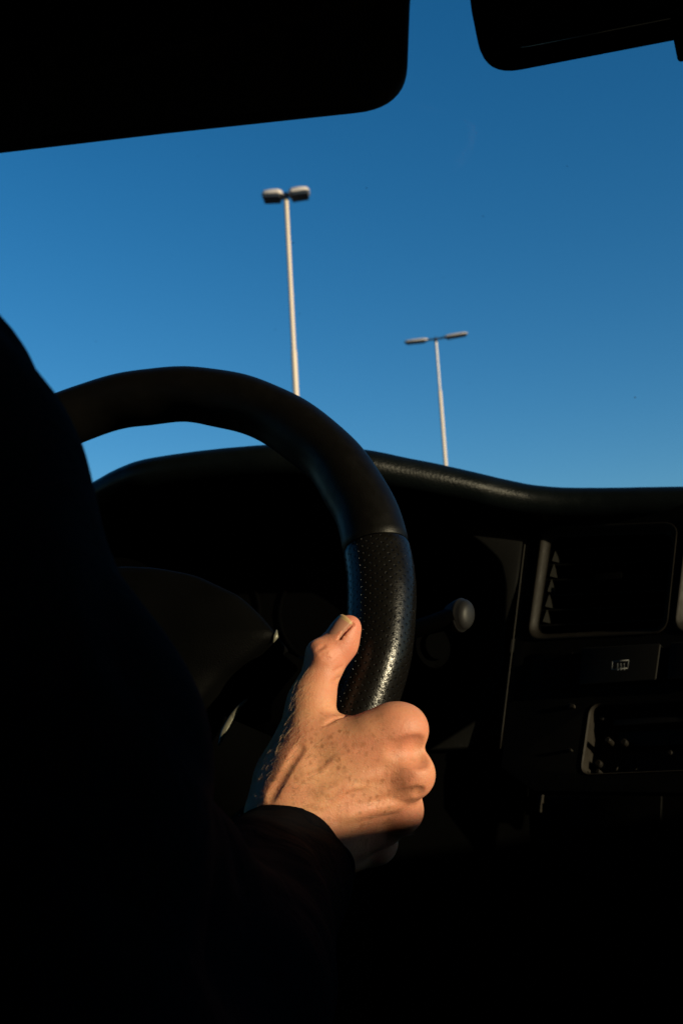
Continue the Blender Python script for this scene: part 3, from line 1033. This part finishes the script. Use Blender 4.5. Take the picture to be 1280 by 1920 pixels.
# ------------------------------------------------------------------ sun visor
visor = empty('sun_visor', K(400, -160, 0.9), 'black sun visor folded down over the windscreen, rounded at its corner', 'sun visor')
PV = Plane((400, 235, 0.835), (-300, 300, 0.865), (700, -150, 0.90))
vp = [PV.at(*p) for p in [(-640, 343), (300, 231), (760, 181), (767, 0), (779, -200), (-640, -170)]]
vpr = rounded(vp, [0.03, 0, 0.042, 0, 0.02, 0.03], 10)
slab('panel', vpr, -PV.n * 0.016, 'visor', visor, 0.006, 4)
v_, f_ = sweep([PV.at(-600, -178, -0.008), PV.at(700, -205, -0.008), PV.at(820, -215, -0.008), PV.at(880, -330, -0.03)], 0.005, 10, fwd)
under(mesh('hinge_rod', v_, f_, 'plastic'), visor)

# ------------------------------------------------------------------ rear view mirror
mir = empty('rear_view_mirror', K(1250, -100, 0.86), 'rear view mirror in a black housing hanging beside the sun visor', 'mirror')
PM = Plane((940, 120, 0.80), (1260, 70, 0.775), (900, -60, 0.815))
mo = [PM.at(*p) for p in [(905, 113), (1262, 43), (1500, -3), (1478, -180), (1180, -122), (868, -70)]]
mp_ = rounded(mo, [0.030, 0, 0.03, 0.03, 0, 0.03], 8)
housing = slab('housing', mp_, -PM.n * 0.030, 'plastic_soft', mir, 0.009, 4)
cen = sum(mo) / len(mo)
ins = [cen + (p - cen) * 0.90 for p in mo]
gp = rounded([p + PM.n * 0.0012 for p in ins], [0.024, 0, 0.024, 0.024, 0, 0.024], 8)
slab('mirror_glass', gp, -PM.n * 0.0014, 'mirror', mir)
tb = [PM.at(*p, -0.012) for p in [(1262, 60), (1272, 110), (1320, 100), (1312, 48)]]
slab('dip_tab', rounded(tb, 0.004, 4), -PM.n * 0.006, 'plastic_soft', mir, 0.0015)
v_, f_ = sweep([cen - PM.n * 0.028, cen - PM.n * 0.07 + np.array([0, 0.0, 0.03]), cen - PM.n * 0.10 + np.array([0, 0.0, 0.10])], [0.016, 0.011, 0.012], 14, right)
under(mesh('stem', v_, f_, 'plastic_soft'), mir)

# ------------------------------------------------------------------ seats
def seat(cx, cy, label):
    s = empty('seat', (cx, cy, 0.54), label, 'seat')
    boxobj('cushion', cx - 0.25, cx + 0.25, cy - 0.02, cy + 0.46, 0.62, 0.80, 'seat', s, 0.05)
    boxobj('base', cx - 0.2, cx + 0.2, cy + 0.02, cy + 0.40, 0.54, 0.615, 'plastic_soft', s, 0.01)
    p = [np.array([cx - 0.24, cy - 0.03, 0.80]), np.array([cx + 0.24, cy - 0.03, 0.80]), np.array([cx + 0.21, cy - 0.15, 1.30]), np.array([cx - 0.21, cy - 0.15, 1.30])]
    slab('backrest', rounded(p, 0.05), np.array([0, -0.10, -0.02]), 'seat', s, 0.035, 4)
    p = [np.array([cx - 0.13, cy - 0.15, 1.34]), np.array([cx + 0.13, cy - 0.15, 1.34]), np.array([cx + 0.12, cy - 0.17, 1.52]), np.array([cx - 0.12, cy - 0.17, 1.52])]
    slab('headrest', rounded(p, 0.04), np.array([0, -0.08, 0]), 'seat', s, 0.03, 4)
    return s


seat(-0.42, -0.16, 'dark cloth seat behind the driver in the black jacket')
seat(0.55, -0.28, 'dark cloth passenger seat, empty, facing the radio slot side')

# ------------------------------------------------------------------ the driver: hand first
HS = 0.0008
Fd = Field((-0.062, -0.205, 0.455), (0.062, -0.035, 0.625), HS)
ZV = np.array([0, 0, 1.0])
mcp = {'index': cs(757, 1368, .515), 'middle': cs(771, 1452, .510), 'ring': cs(752, 1520, .519), 'little': cs(708, 1580, .537)}
base = {'index': cs(560, 1480, .506), 'middle': cs(560, 1530, .502), 'ring': cs(566, 1578, .506), 'little': cs(575, 1618, .515)}
rb = {'index': .0112, 'middle': .0112, 'ring': .0108, 'little': .0100}
rk = {'index': .0118, 'middle': .0110, 'ring': .0102, 'little': .0086}
# forearm and wrist
wr = cs(548, 1600, .505)
fa1 = cs(470, 1725, .455)
Fd.cone(fa1, wr, .027, .0235, .006, flat=(ZV, 0.80))
Fd.cone(wr, cs(600, 1545, .508), .0235, .020, .012, flat=(ZV, 0.85))
for k in ('index', 'middle', 'ring', 'little'):
    Fd.cone(base[k], mcp[k] + np.array([-.004, 0, .002]), rb[k], rk[k] * 0.86, .012)
# flesh filling the back of the hand between the bones
for a_, b_, r0_, r1_ in [((575, 1500, .5065), (716, 1414, .5140), .0112, .0098), ((575, 1548, .5045), (730, 1487, .5125), .0112, .0098), ((580, 1592, .5085), (722, 1553, .5240), .0108, .0092),
                         ((590, 1470, .5100), (700, 1395, .5130), .0112, .0108), ((540, 1490, .5110), (620, 1420, .5150), .0110, .0110), ((524, 1500, .5040), (576, 1385, .5160), .0118, .0112), ((560, 1440, .5110), (600, 1375, .5200), .0115, .0100)]:
    Fd.cone(cs(*a_), cs(*b_), r0_, r1_, .010)
# body of the palm behind the metacarpals
Fd.cone(cs(610, 1470, .520), cs(700, 1400, .526), .013, .011, .012)
Fd.cone(cs(610, 1540, .520), cs(700, 1500, .526), .014, .012, .012)
Fd.cone(cs(600, 1600, .525), cs(690, 1585, .540), .013, .010, .012)
# knuckles
for k in mcp:
    Fd.cone(mcp[k], mcp[k] + np.array([.0005, 0, .005]), rk[k], rk[k] * 0.95, .0075)
# fingers wrapping round the far side of the rim
def finger(k, pts, r):
    pts = [mcp[k]] + pts
    for i in range(len(pts) - 1):
        Fd.cone(pts[i], pts[i + 1], r[i], r[i + 1], .006 if i == 0 else .0035)
finger('index', [cs(762, 1362, .558), cs(705, 1368, .594), cs(648, 1385, .597)], [.0108, .0092, .0084, .0076])
finger('middle', [cs(757, 1425, .556), cs(688, 1432, .592), cs(628, 1448, .592)], [.0106, .0094, .0086, .0078])
finger('ring', [cs(728, 1496, .556), cs(655, 1500, .586), cs(600, 1512, .584)], [.0100, .0088, .0080, .0072])
finger('little', [cs(690, 1562, .562), cs(630, 1562, .582), cs(588, 1566, .578)], [.0090, .0078, .0070, .0064])
# thumb
cmc, tm, ti, tt = cs(533, 1462, .520), cs(583, 1318, .533), cs(611, 1236, .545), cs(650, 1179, .550)
tk = cs(637, 1207, .549)
Fd.cone(cs(545, 1535, .512), cmc, .017, .0135, .012)
Fd.cone(cmc, tm, .0132, .0112, .010)
Fd.cone(tm, ti, .0112, .0101, .008)
Fd.cone(ti, tk, .0098, .0092, .006)
Fd.cone(tk, tt, .0090, .0072, .005)
Fd.ellipsoid(cs(642, 1205, .550), [np.array([.50, .86, 0]), np.array([.86, -.50, 0]), ZV], [.0135, .0064, .0085], .004)   # pulp
Fd.cone(cs(594, 1219, .541), cs(603, 1228, .538), .0044, .0048, .006)               # joint bulge
# muscle and skin between thumb and index finger
Fd.cone(cs(575, 1400, .525), cs(650, 1380, .527), .0120, .0100, .008)
Fd.cone(cs(600, 1352, .534), cs(655, 1360, .536), .0050, .0045, .003)
Fd.cone(cs(640, 1400, .512), cs(725, 1368, .513), .0100, .0108, .010)
# the long thumb tendon standing off the wrist
Fd.cone(cs(480, 1520, .5050), cs(568, 1358, .5185), .0034, .0024, .010)
# hollows and tendons that follow the skin
A = Fd.along
A([(503, 1490), (522, 1458), (545, 1420), (562, 1396)], .0045, .0003, .0006, 'sub')
A([(745, 1410), (770, 1405), (794, 1402)], .0080, .0008, .002, 'sub')
A([(705, 1510), (735, 1501), (765, 1494), (790, 1491)], .0060, .0003, .0010, 'sub')
A([(640, 1534), (690, 1520), (745, 1510)], .0034, .0006, .002, 'add')
A([(600, 1495), (660, 1468), (735, 1448)], .0040, .0004, .002, 'add')
A([(560, 1462), (600, 1450), (632, 1425), (668, 1412)], .0016, .0003, .0012, 'add')
A([(575, 1520), (620, 1505), (650, 1480), (690, 1473)], .0016, .0003, .0012, 'add')
# creases: thumb joint and web
for t in (0.1, 0.5, 0.9):
    A([(592 + 16 * t, 1214 + 26 * t), (606 + 14 * t, 1205 + 30 * t)], .0016, .00018, .0006, 'sub')
for t in (0.2, 0.8):
    A([(644 - 8 * t, 1244 + 34 * t), (628 - 6 * t, 1252 + 34 * t)], .0012, .00015, .0005, 'sub')
A([(608, 1358), (630, 1346), (652, 1342)], .0012, .0003, .0005, 'sub')
# thumbnail seat
nax = (tt - ti); nax /= np.linalg.norm(nax)                     # along the last joint
nno = np.array([-.76, .44, -.48]); nno -= nax * (nno @ nax); nno /= np.linalg.norm(nno)      # nail looks up-left, towards the lens
nsd = np.cross(nax, nno)
ncen = tk + (tt - tk) * 0.50
NR = 0.0097


def nailpt(s, w, off=0.0):
    """s along, w around (-1..1)"""
    ang = w * 0.92
    drop = -0.0011 * max(0, s) ** 2
    r = NR + off - 0.0010 * (abs(w) ** 3)
    return ncen + nax * (s * 0.0074) + nno * (r * math.cos(ang) - 0.0005 + drop) + nsd * (r * 0.96 * math.sin(ang))


for s_ in np.linspace(-0.95, 1.0, 9):
    for w_ in (-1, 1):
        Fd.cone(nailpt(s_, w_, 0.0002), nailpt(min(1, s_ + .25), w_, 0.0002), .0008, .0008, .0009, 'sub')
hv, hf = Fd.mesh()
hv = relax(hv, hf, 3)
flush = np.zeros(len(hv)); freck = np.zeros(len(hv))
for c, r_, a in [(tt, .016, 1.0), (cs(640, 1215, .545), .016, .9), (mcp['index'] + [0, 0, -.01], .014, .75), (mcp['middle'] + [0, 0, -.01], .013, .55), (mcp['ring'] + [0, 0, -.01], .014, .6),
                 (cs(700, 1400, .5), .012, .35), (ti, .010, .5), (cs(700, 1545, .51), .02, .5), (cs(560, 1410, .51), .014, .35)]:
    flush = np.maximum(flush, a * np.exp(-((hv - c) ** 2).sum(1) / r_ ** 2))
for c, r_, a in [(cs(640, 1430, .50), .030, 1.0), (cs(700, 1500, .50), .028, .8), (cs(570, 1480, .50), .022, .6), (mcp['middle'], .015, .5)]:
    freck = np.maximum(freck, a * np.exp(-((hv - c) ** 2).sum(1) / r_ ** 2))

# upper body under the clothes, head and neck: coarse field in the same space
HB = 0.006
def wc(x, y, z): return (np.array([x, y, z]) - CAM) @ B3          # world to camera space
neck, headc = wc(-0.40, 0.06, 1.40), wc(-0.40, 0.085, 1.585)
axx, axy, axz = np.array([1., 0, 0]) @ B3, np.array([0, 1., 0]) @ B3, np.array([0, 0, 1.]) @ B3
Hd = Field(headc - 0.24, headc + 0.24, 0.004)
Hd.cone(wc(-0.40, 0.02, 1.37), wc(-0.40, 0.06, 1.53), .060, .054, .02)
Hd.ellipsoid(headc + axz * .03, [axx, axy, axz], [.076, .098, .092], .02)
Hd.ellipsoid(headc + axy * .035 - axz * .045, [axx, axy, axz], [.056, .062, .068], .03)
Hd.cone(headc + axy * .095 + axz * .012, headc + axy * .118 - axz * .025, .008, .013, .012)
Hd.cone(headc + axy * .092 - axx * .02 - axz * .062, headc + axy * .092 + axx * .02 - axz * .062, .007, .007, .006)
Hd.cone(headc + axy * .094 - axx * .02 - axz * .073, headc + axy * .094 + axx * .02 - axz * .073, .007, .007, .006)
for sx in (-1, 1):
    Hd.ellipsoid(headc + axx * .078 * sx - axz * .01, [axx, axy, axz], [.010, .020, .032], .008)
    Hd.ellipsoid(headc + axy * .098 + axx * .032 * sx + axz * .012, [axx, axy, axz], [.015, .010, .010], .012, 'sub')
    Hd.cone(headc + axy * .097 + axx * .018 * sx + axz * .030, headc + axy * .088 + axx * .05 * sx + axz * .030, .008, .007, .01)
    Hd.ellipsoid(headc + axy * .082 + axx * .032 * sx + axz * .010, [axx, axy, axz], [.0125, .0125, .0125], .002)
bv, bf = Hd.mesh(); bv = relax(bv, bf, 3)
n0 = len(hv)
allv = np.concatenate([hv, bv]); allf = np.concatenate([hf, bf + n0])
# the arm and shoulder under the sleeve join hand and neck into one surface
def nearest_quad(v, f, p):
    return int(np.argmin(((v[f].mean(1) - p) ** 2).sum(1)))
qa = nearest_quad(hv, hf, cs(420, 1830, .43)); qb = nearest_quad(bv, bf, wc(-0.40, 0.0, 1.20))
ra_, rb_ = hf[qa][::-1].copy(), (bf[qb] + n0).copy()
path = [cs(430, 1790, .44), cs(330, 1900, .36), cs(-60, 2440, .225), cs(-330, 900, .26), wc(-0.32, 0.05, 1.29), wc(-0.40, 0.02, 1.27), wc(-0.40, 0.01, 1.30)]
rads = [.016, .028, .030, .034, .036, .034, .02]
ringsv, ringi = [], [ra_]
sv_, _sf = sweep(path, rads, 4, axx + axz * .3, False)
nb = len(allv)
allv = np.concatenate([allv, np.array(sv_)])
for i in range(len(path)): ringi.append(np.arange(nb + 4 * i, nb + 4 * i + 4))
ringi.append(rb_)
def best_roll(a, b):
    pa = allv[a]; c = [(sum(((pa - allv[np.roll(q, k)]) ** 2).sum(1)), np.roll(q, k)) for q in (b, b[::-1]) for k in range(4)]
    return min(c, key=lambda t: t[0])[1]
extra = []
for i in range(1, len(ringi)):
    ringi[i] = best_roll(ringi[i - 1], ringi[i])
    for j in range(4):
        extra.append((ringi[i - 1][j], ringi[i - 1][(j + 1) % 4], ringi[i][(j + 1) % 4], ringi[i][j]))
keep = np.ones(len(allf), bool); keep[qa] = False; keep[len(hf) + qb] = False
allf = np.concatenate([allf[keep], np.array(extra)])
me = np_mesh('person', to_world(allv), allf)
for nm, arr in (('flush', flush), ('freckle', freck)):
    at_ = me.attributes.new(nm, 'FLOAT', 'POINT')
    at_.data.foreach_set('value', np.concatenate([arr, np.full(len(allv) - len(hv), 0.3)]).astype(np.float32))
person = link('person', me, 'skin')
tag(person, 'driver in a black jacket whose sunlit freckled right hand grips the wheel, thumb up', 'person')

# thumbnail plate
v_, f_ = [], []
NS, NW = 12, 10
for i in range(NS + 1):
    for j in range(NW + 1):
        s_, w_ = -1.06 + 2.30 * i / NS, -1.0 + 2.0 * j / NW
        if i == NS: s_ -= 0.22 * w_ * w_
        if i == NS - 1: s_ -= 0.16 * w_ * w_
        if i == 0: s_ += 0.30 * w_ * w_
        v_.append(to_world(nailpt(s_, w_, 0.00045 - 0.0016 * max(0.0, (2.2 - i) / 2.2) ** 2)))
for i in range(NS):
    for j in range(NW):
        a = i * (NW + 1) + j
        f_.append((a, a + 1, a + NW + 2, a + NW + 1))
nail = mesh('thumbnail', v_, f_, 'nail')
nail.data.materials.append(M['nail_tip'])
for pi, p in enumerate(nail.data.polygons):
    if pi // NW >= NS - 2: p.material_index = 1
sm_ = nail.modifiers.new('s', 'SOLIDIFY'); sm_.thickness = 0.0006; sm_.offset = -1
bake(nail)
nail.parent = person

# fine hairs on the back of the hand
nrm = np.zeros_like(hv)
wvv = hv
fn = np.cross(hv[hf[:, 1]] - hv[hf[:, 0]], hv[hf[:, 2]] - hv[hf[:, 0]])
for i in range(4):
    for ax in range(3): nrm[:, ax] += np.bincount(hf[:, i], weights=fn[:, ax], minlength=len(hv))
nrm /= np.linalg.norm(nrm, axis=1)[:, None] + 1e-12
pxs = 640 + hv[:, 0] / hv[:, 2] * F; pys = 960 - hv[:, 1] / hv[:, 2] * F
cand = np.where((nrm[:, 2] < -0.15) & (pxs < 760) & (pys > 1400 - (pxs - 480) * 0.02) & (pys < 1580) | (nrm[:, 2] < -0.3) & (pxs < 575) & (pys > 1270) & (pys < 1520))[0]
wgt = np.exp(-((pxs[cand] - 530) / 70) ** 2) + 0.22
pick = rng.choice(cand, 520, replace=False, p=wgt / wgt.sum())
hvv, hff = [], []
for i in pick:
    p, nn = hv[i], nrm[i]
    g = np.array([0.85, 0.10 + rng.normal(0, .25), 0.0]) + rng.normal(0, .15, 3)
    if pys[i] < 1440 and pxs[i] < 600: g = np.array([0.75, 0.6, 0]) + rng.normal(0, .2, 3)
    g -= nn * (g @ nn); g /= np.linalg.norm(g)
    ln = rng.uniform(.0035, .0075)
    w = np.cross(nn, g) * 0.00006
    b = len(hvv)
    for s, hgt in ((0, -0.0002), (0.5, 0.0004), (1.0, 0.0005)):
        c = p + g * ln * s + nn * hgt
        ww = w * (1 - s * 0.8)
        hvv += [to_world(c - ww), to_world(c + ww), to_world(c + nn * 0.00006)]
    for q in (0, 3):
        for x in range(3):
            y = (x + 1) % 3
            hff.append((b + q + x, b + q + y, b + q + 3 + y, b + q + 3 + x))
M['arm_hair'] = mat('fine arm hair', (0.62, 0.44, 0.27), 0.4, 0.5)
hr = mesh('hand_hair', hvv, hff, 'arm_hair'); hr.parent = person; hr['kind'] = 'stuff'

# hair on the head
Hh = Field(headc - 0.2, headc + 0.2, 0.005)
Hh.ellipsoid(headc + axz * .042 - axy * .012, [axx, axy, axz], [.084, .100, .092], .01)
Hh.ellipsoid(headc + axy * .09 - axz * .03, [axx, axy, axz], [.10, .075, .085], .01, 'sub')
Hh.ellipsoid(headc - axz * .12 + axy * .03, [axx, axy, axz], [.12, .10, .08], .01, 'sub')
v_, f_ = Hh.mesh(); v_ = relax(v_, f_, 2)
hh = link('hair', np_mesh('hair', to_world(v_), f_), 'hair'); hh.parent = person

# ------------------------------------------------------------------ jacket
JH = 0.0045
sh = cs(-335, 905, .26)
J = Field((-0.62, -0.34, 0.0), (0.06, 0.16, 0.53), JH)
elb = cs(-60, 2480, .215)
wri = cs(520, 1640, .490)
midf = cs(330, 1900, .36)
J.cone(sh, cs(-10, 1500, .268), .0550, .0550, .012)
J.cone(cs(-10, 1500, .268), elb, .055, .058, .02)
J.cone(elb, midf, .058, .050, .02)
J.cone(midf, wri, .052, .036, .02)
J.cone(cs(30, 1520, .285), cs(300, 1800, .37), .050, .044, .012)      # cloth bunched in the crook of the arm
ch = wc(-0.41, 0.02, 1.14)
J.ellipsoid(ch, [axx, axy, axz], [.20, .13, .30], .03)
J.ellipsoid(wc(-0.41, 0.03, 0.92), [axx, axy, axz], [.19, .14, .22], .05)
J.cone(wc(-0.30, 0.08, 1.30), sh, .070, .055, .02)
J.cone(wc(-0.30, 0.05, 1.31), wc(-0.56, 0.04, 1.32), .075, .075, .05)
J.cone(wc(-0.58, 0.04, 1.31), wc(-0.62, 0.16, 1.06), .065, .055, .03)
J.cone(wc(-0.62, 0.16, 1.06), wc(-0.50, 0.40, 1.09), .052, .04, .02)
# collar
for t in np.linspace(0, 2 * math.pi, 15)[:-1]:
    a = wc(-0.40 + .07 * math.cos(t), 0.03 + .07 * math.sin(t), 1.40); b = wc(-0.40 + .07 * math.cos(t + .45), 0.03 + .07 * math.sin(t + .45), 1.40)
    J.cone(a, b, .018, .018, .02)
# folds
def fold(pix, r_, k=.012, op='add'):
    for a, b in zip(pix, pix[1:]): J.cone(cs(*a), cs(*b), r_, r_, k, op)
v_, f_ = J.mesh(); v_ = relax(v_, f_, 2)
# cloth folds: displace along the normal
def vnormals(v, f):
    nr = np.zeros_like(v)
    q = np.cross(v[f[:, 2]] - v[f[:, 0]], v[f[:, 3]] - v[f[:, 1]])
    for i in range(4):
        for ax in range(3): nr[:, ax] += np.bincount(f[:, i], weights=q[:, ax], minlength=len(v))
    return nr / (np.linalg.norm(nr, axis=1)[:, None] + 1e-12)
def wave(v, seed, fr):
    r2 = np.random.default_rng(seed); o = np.zeros(len(v))
    for _ in range(7):
        k = r2.normal(0, 1, 3); k /= np.linalg.norm(k)
        o += np.sin(v @ k * fr * r2.uniform(.6, 1.6) + r2.uniform(0, 6.28) + 1.2 * np.sin(v @ r2.normal(0, 1, 3) * fr * .5))
    return o / 3.5
nr = vnormals(v_, f_)
v_ = v_ + nr * (0.0036 * wave(v_, 1, 38) + 0.0030 * np.abs(wave(v_, 2, 75)))[:, None]
jk = link('jacket', np_mesh('jacket', to_world(v_), f_), 'jacket'); jk.parent = person

# cuff: a hollow sleeve end drawn round the wrist
cv, cf = [], []
ax0, ax1 = cs(440, 1760, .455), cs(560, 1585, .505)
d0 = (ax1 - ax0); L0 = np.linalg.norm(d0); d0 /= L0
side = np.cross(d0, ZV); side /= np.linalg.norm(side); top = np.cross(side, d0)
if top[2] > 0: top = -top; side = -side
NA, NL = 64, 26
def cring(s, extra, idx):
    for j in range(NA):
        a = 2 * math.pi * j / NA
        r_ = .0375 - .0065 * s + extra
        wob = .0016 * math.sin(3 * a + 5 * s) + .0012 * math.sin(7 * a - 9 * s) * (1 - .7 * s) + .0022 * math.sin(s * 17 + 1.3 * math.sin(a * 2)) * (1 - s * .5)
        edge = .006 * math.cos(a - 2.5) + .0025 * math.sin(2 * a + .7) + .0004 * math.sin(9 * a)
        c = ax0 + d0 * (L0 * s + edge * s * s)
        cv.append(to_world(c + side * math.cos(a) * (r_ + wob) * 1.03 + top * math.sin(a) * (r_ + wob) * .88))
for i in range(NL + 1): cring(i / NL, 0.0 - (.0008 if i == NL else 0), i)
for i in range(NL, NL - 10, -1): cring(i / NL - 0.004, -.0022, i)
rows = NL + 1 + 10
for i in range(rows - 1):
    for j in range(NA):
        cf.append((i * NA + j, i * NA + (j + 1) % NA, (i + 1) * NA + (j + 1) % NA, (i + 1) * NA + j))
cu_ = mesh('cuff', cv, cf, 'jacket'); cu_.parent = jk

# legs in dark trousers
tv, tf = [], []
T = Field(wc(-0.42, 0.35, 0.72) - 0.52, wc(-0.42, 0.35, 0.72) + 0.52, 0.008)
for sx in (-1, 1):
    hip, kn, an = wc(-0.41 + .10 * sx, 0.08, 0.87), wc(-0.41 + .14 * sx, 0.50, 0.90), wc(-0.41 + .13 * sx, 0.66, 0.58)
    T.cone(hip, kn, .085, .062, .03); T.cone(kn, an, .058, .045, .02); T.cone(an, an + axy * .13 - axz * .0, .036, .034, .02)
v_, f_ = T.mesh(); v_ = relax(v_, f_, 2)
tr_ = link('trousers', np_mesh('trousers', to_world(v_), f_), 'trousers'); tr_.parent = person

# ------------------------------------------------------------------ lamp posts
def lamp_post(px, py, D, tiltpx, label, r0, r1, pole_mats, headspec, stepf):
    """px, py: pole top; D: metres away along the lens axis"""
    top_ = K(px, py, D)
    x, y, H = top_
    e = empty('lamp_post', (x, y, 0), label, 'lamp post', 'lamp posts')
    hs_ = 1.12 + (H - 1.12) * stepf
    v, f = sweep([(x, y, 0), (x, y, 0.02), (x, y, hs_ - 0.12), (x, y, hs_)], [r0 * 1.15, r0 * 1.15, r0, r0 * 0.97], 20, (0, 1, 0))
    under(mesh('lower_pole', v, f, pole_mats[0], None, True, 40), e)
    v, f = sweep([(x, y, hs_ - 0.01), (x, y, hs_ + 0.05), (x, y, H)], [r0 * 0.85, r1 * 1.05, r1], 20, (0, 1, 0))
    under(mesh('upper_pole', v, f, pole_mats[1], None, True, 40), e)
    v, f = sweep([(x, y, H - 0.02), (x, y, H + 0.10), (x, y, H + 0.12)], [r1 * 1.25, r1 * 1.25, r1 * 0.8], 16, (0, 1, 0))
    under(mesh('pole_cap', v, f, 'lamp_under', None, True, 40), e)
    ang, gap, ln, wd, ht, tilt = headspec
    h = np.array([math.cos(ang), math.sin(ang), 0]); q = np.array([-h[1], h[0], 0])
    zz = np.array([0, 0, 1.0])
    for sgn in (-1, 1):
        d = h * sgn * math.cos(tilt) + zz * (math.sin(tilt))
        nz = zz * math.cos(tilt) - h * sgn * math.sin(tilt)
        c0 = np.array([x, y, H + 0.07])
        v, f = sweep([c0, c0 + d * (gap + 0.05)], 0.026, 10)
        under(mesh('arm', v, f, 'lamp_under', None, True, 40), e)
        prof = [(0, .45, .55), (.06, .8, .8), (.18, 1.0, 1.0), (.55, 1.0, 1.0), (.85, .94, .85), (.96, .75, .6), (1.0, .5, .4)]
        vv, ff = [], []
        for s, a, b in prof:
            c = c0 + d * (gap + ln * s)
            for u_, w_ in ((-1, -.35), (1, -.35), (1, .2), (.75, .8), (.35, 1), (-.35, 1), (-.75, .8), (-1, .2)):
                vv.append(c + q * (u_ * wd * .5 * a) + nz * (w_ * ht * .5 * b))
        for i in range(len(prof) - 1):
            for j in range(8):
                ff.append((i * 8 + j, i * 8 + (j + 1) % 8, (i + 1) * 8 + (j + 1) % 8, (i + 1) * 8 + j))
        ff.append(tuple(range(8))); ff.append(tuple((len(prof) - 1) * 8 + j for j in range(8)))
        hd = under(mesh('lamp_head', vv, ff, 'lamp_body', None, True, 35), e)
        c1, c2 = c0 + d * (gap + ln * .12), c0 + d * (gap + ln * .93)
        pts = [c1 - q * wd * .44, c2 - q * wd * .42, c2 + q * wd * .42, c1 + q * wd * .44]
        lo = [p - nz * ht * .19 for p in pts]
        b = slab('lamp_glass', rounded(lo, 0.03, 4), -nz * ht * .28, 'lamp_under', None, 0.0)
        b.parent = hd
        b.matrix_parent_inverse = hd.matrix_world.inverted() @ Matrix.Identity(4)
        bpy.context.view_layer.update()
        b.matrix_parent_inverse = hd.matrix_world.inverted()
    return e


lamp_post(536, 372, 19.0, 0, 'taller nearer lamp post with two chunky lamp heads close together', .054, .042, ('pole', 'pole'), (R(13 - 4), .055, .40, .34, .185, R(3)), 0.675)
lamp_post(817, 640, 27.5, 0, 'farther lamp post with two long thin lamp heads, above the dashboard edge', .049, .035, ('pole', 'pole_grey'), (R(13 - 14), .22, .66, .22, .105, R(2)), 0.85)
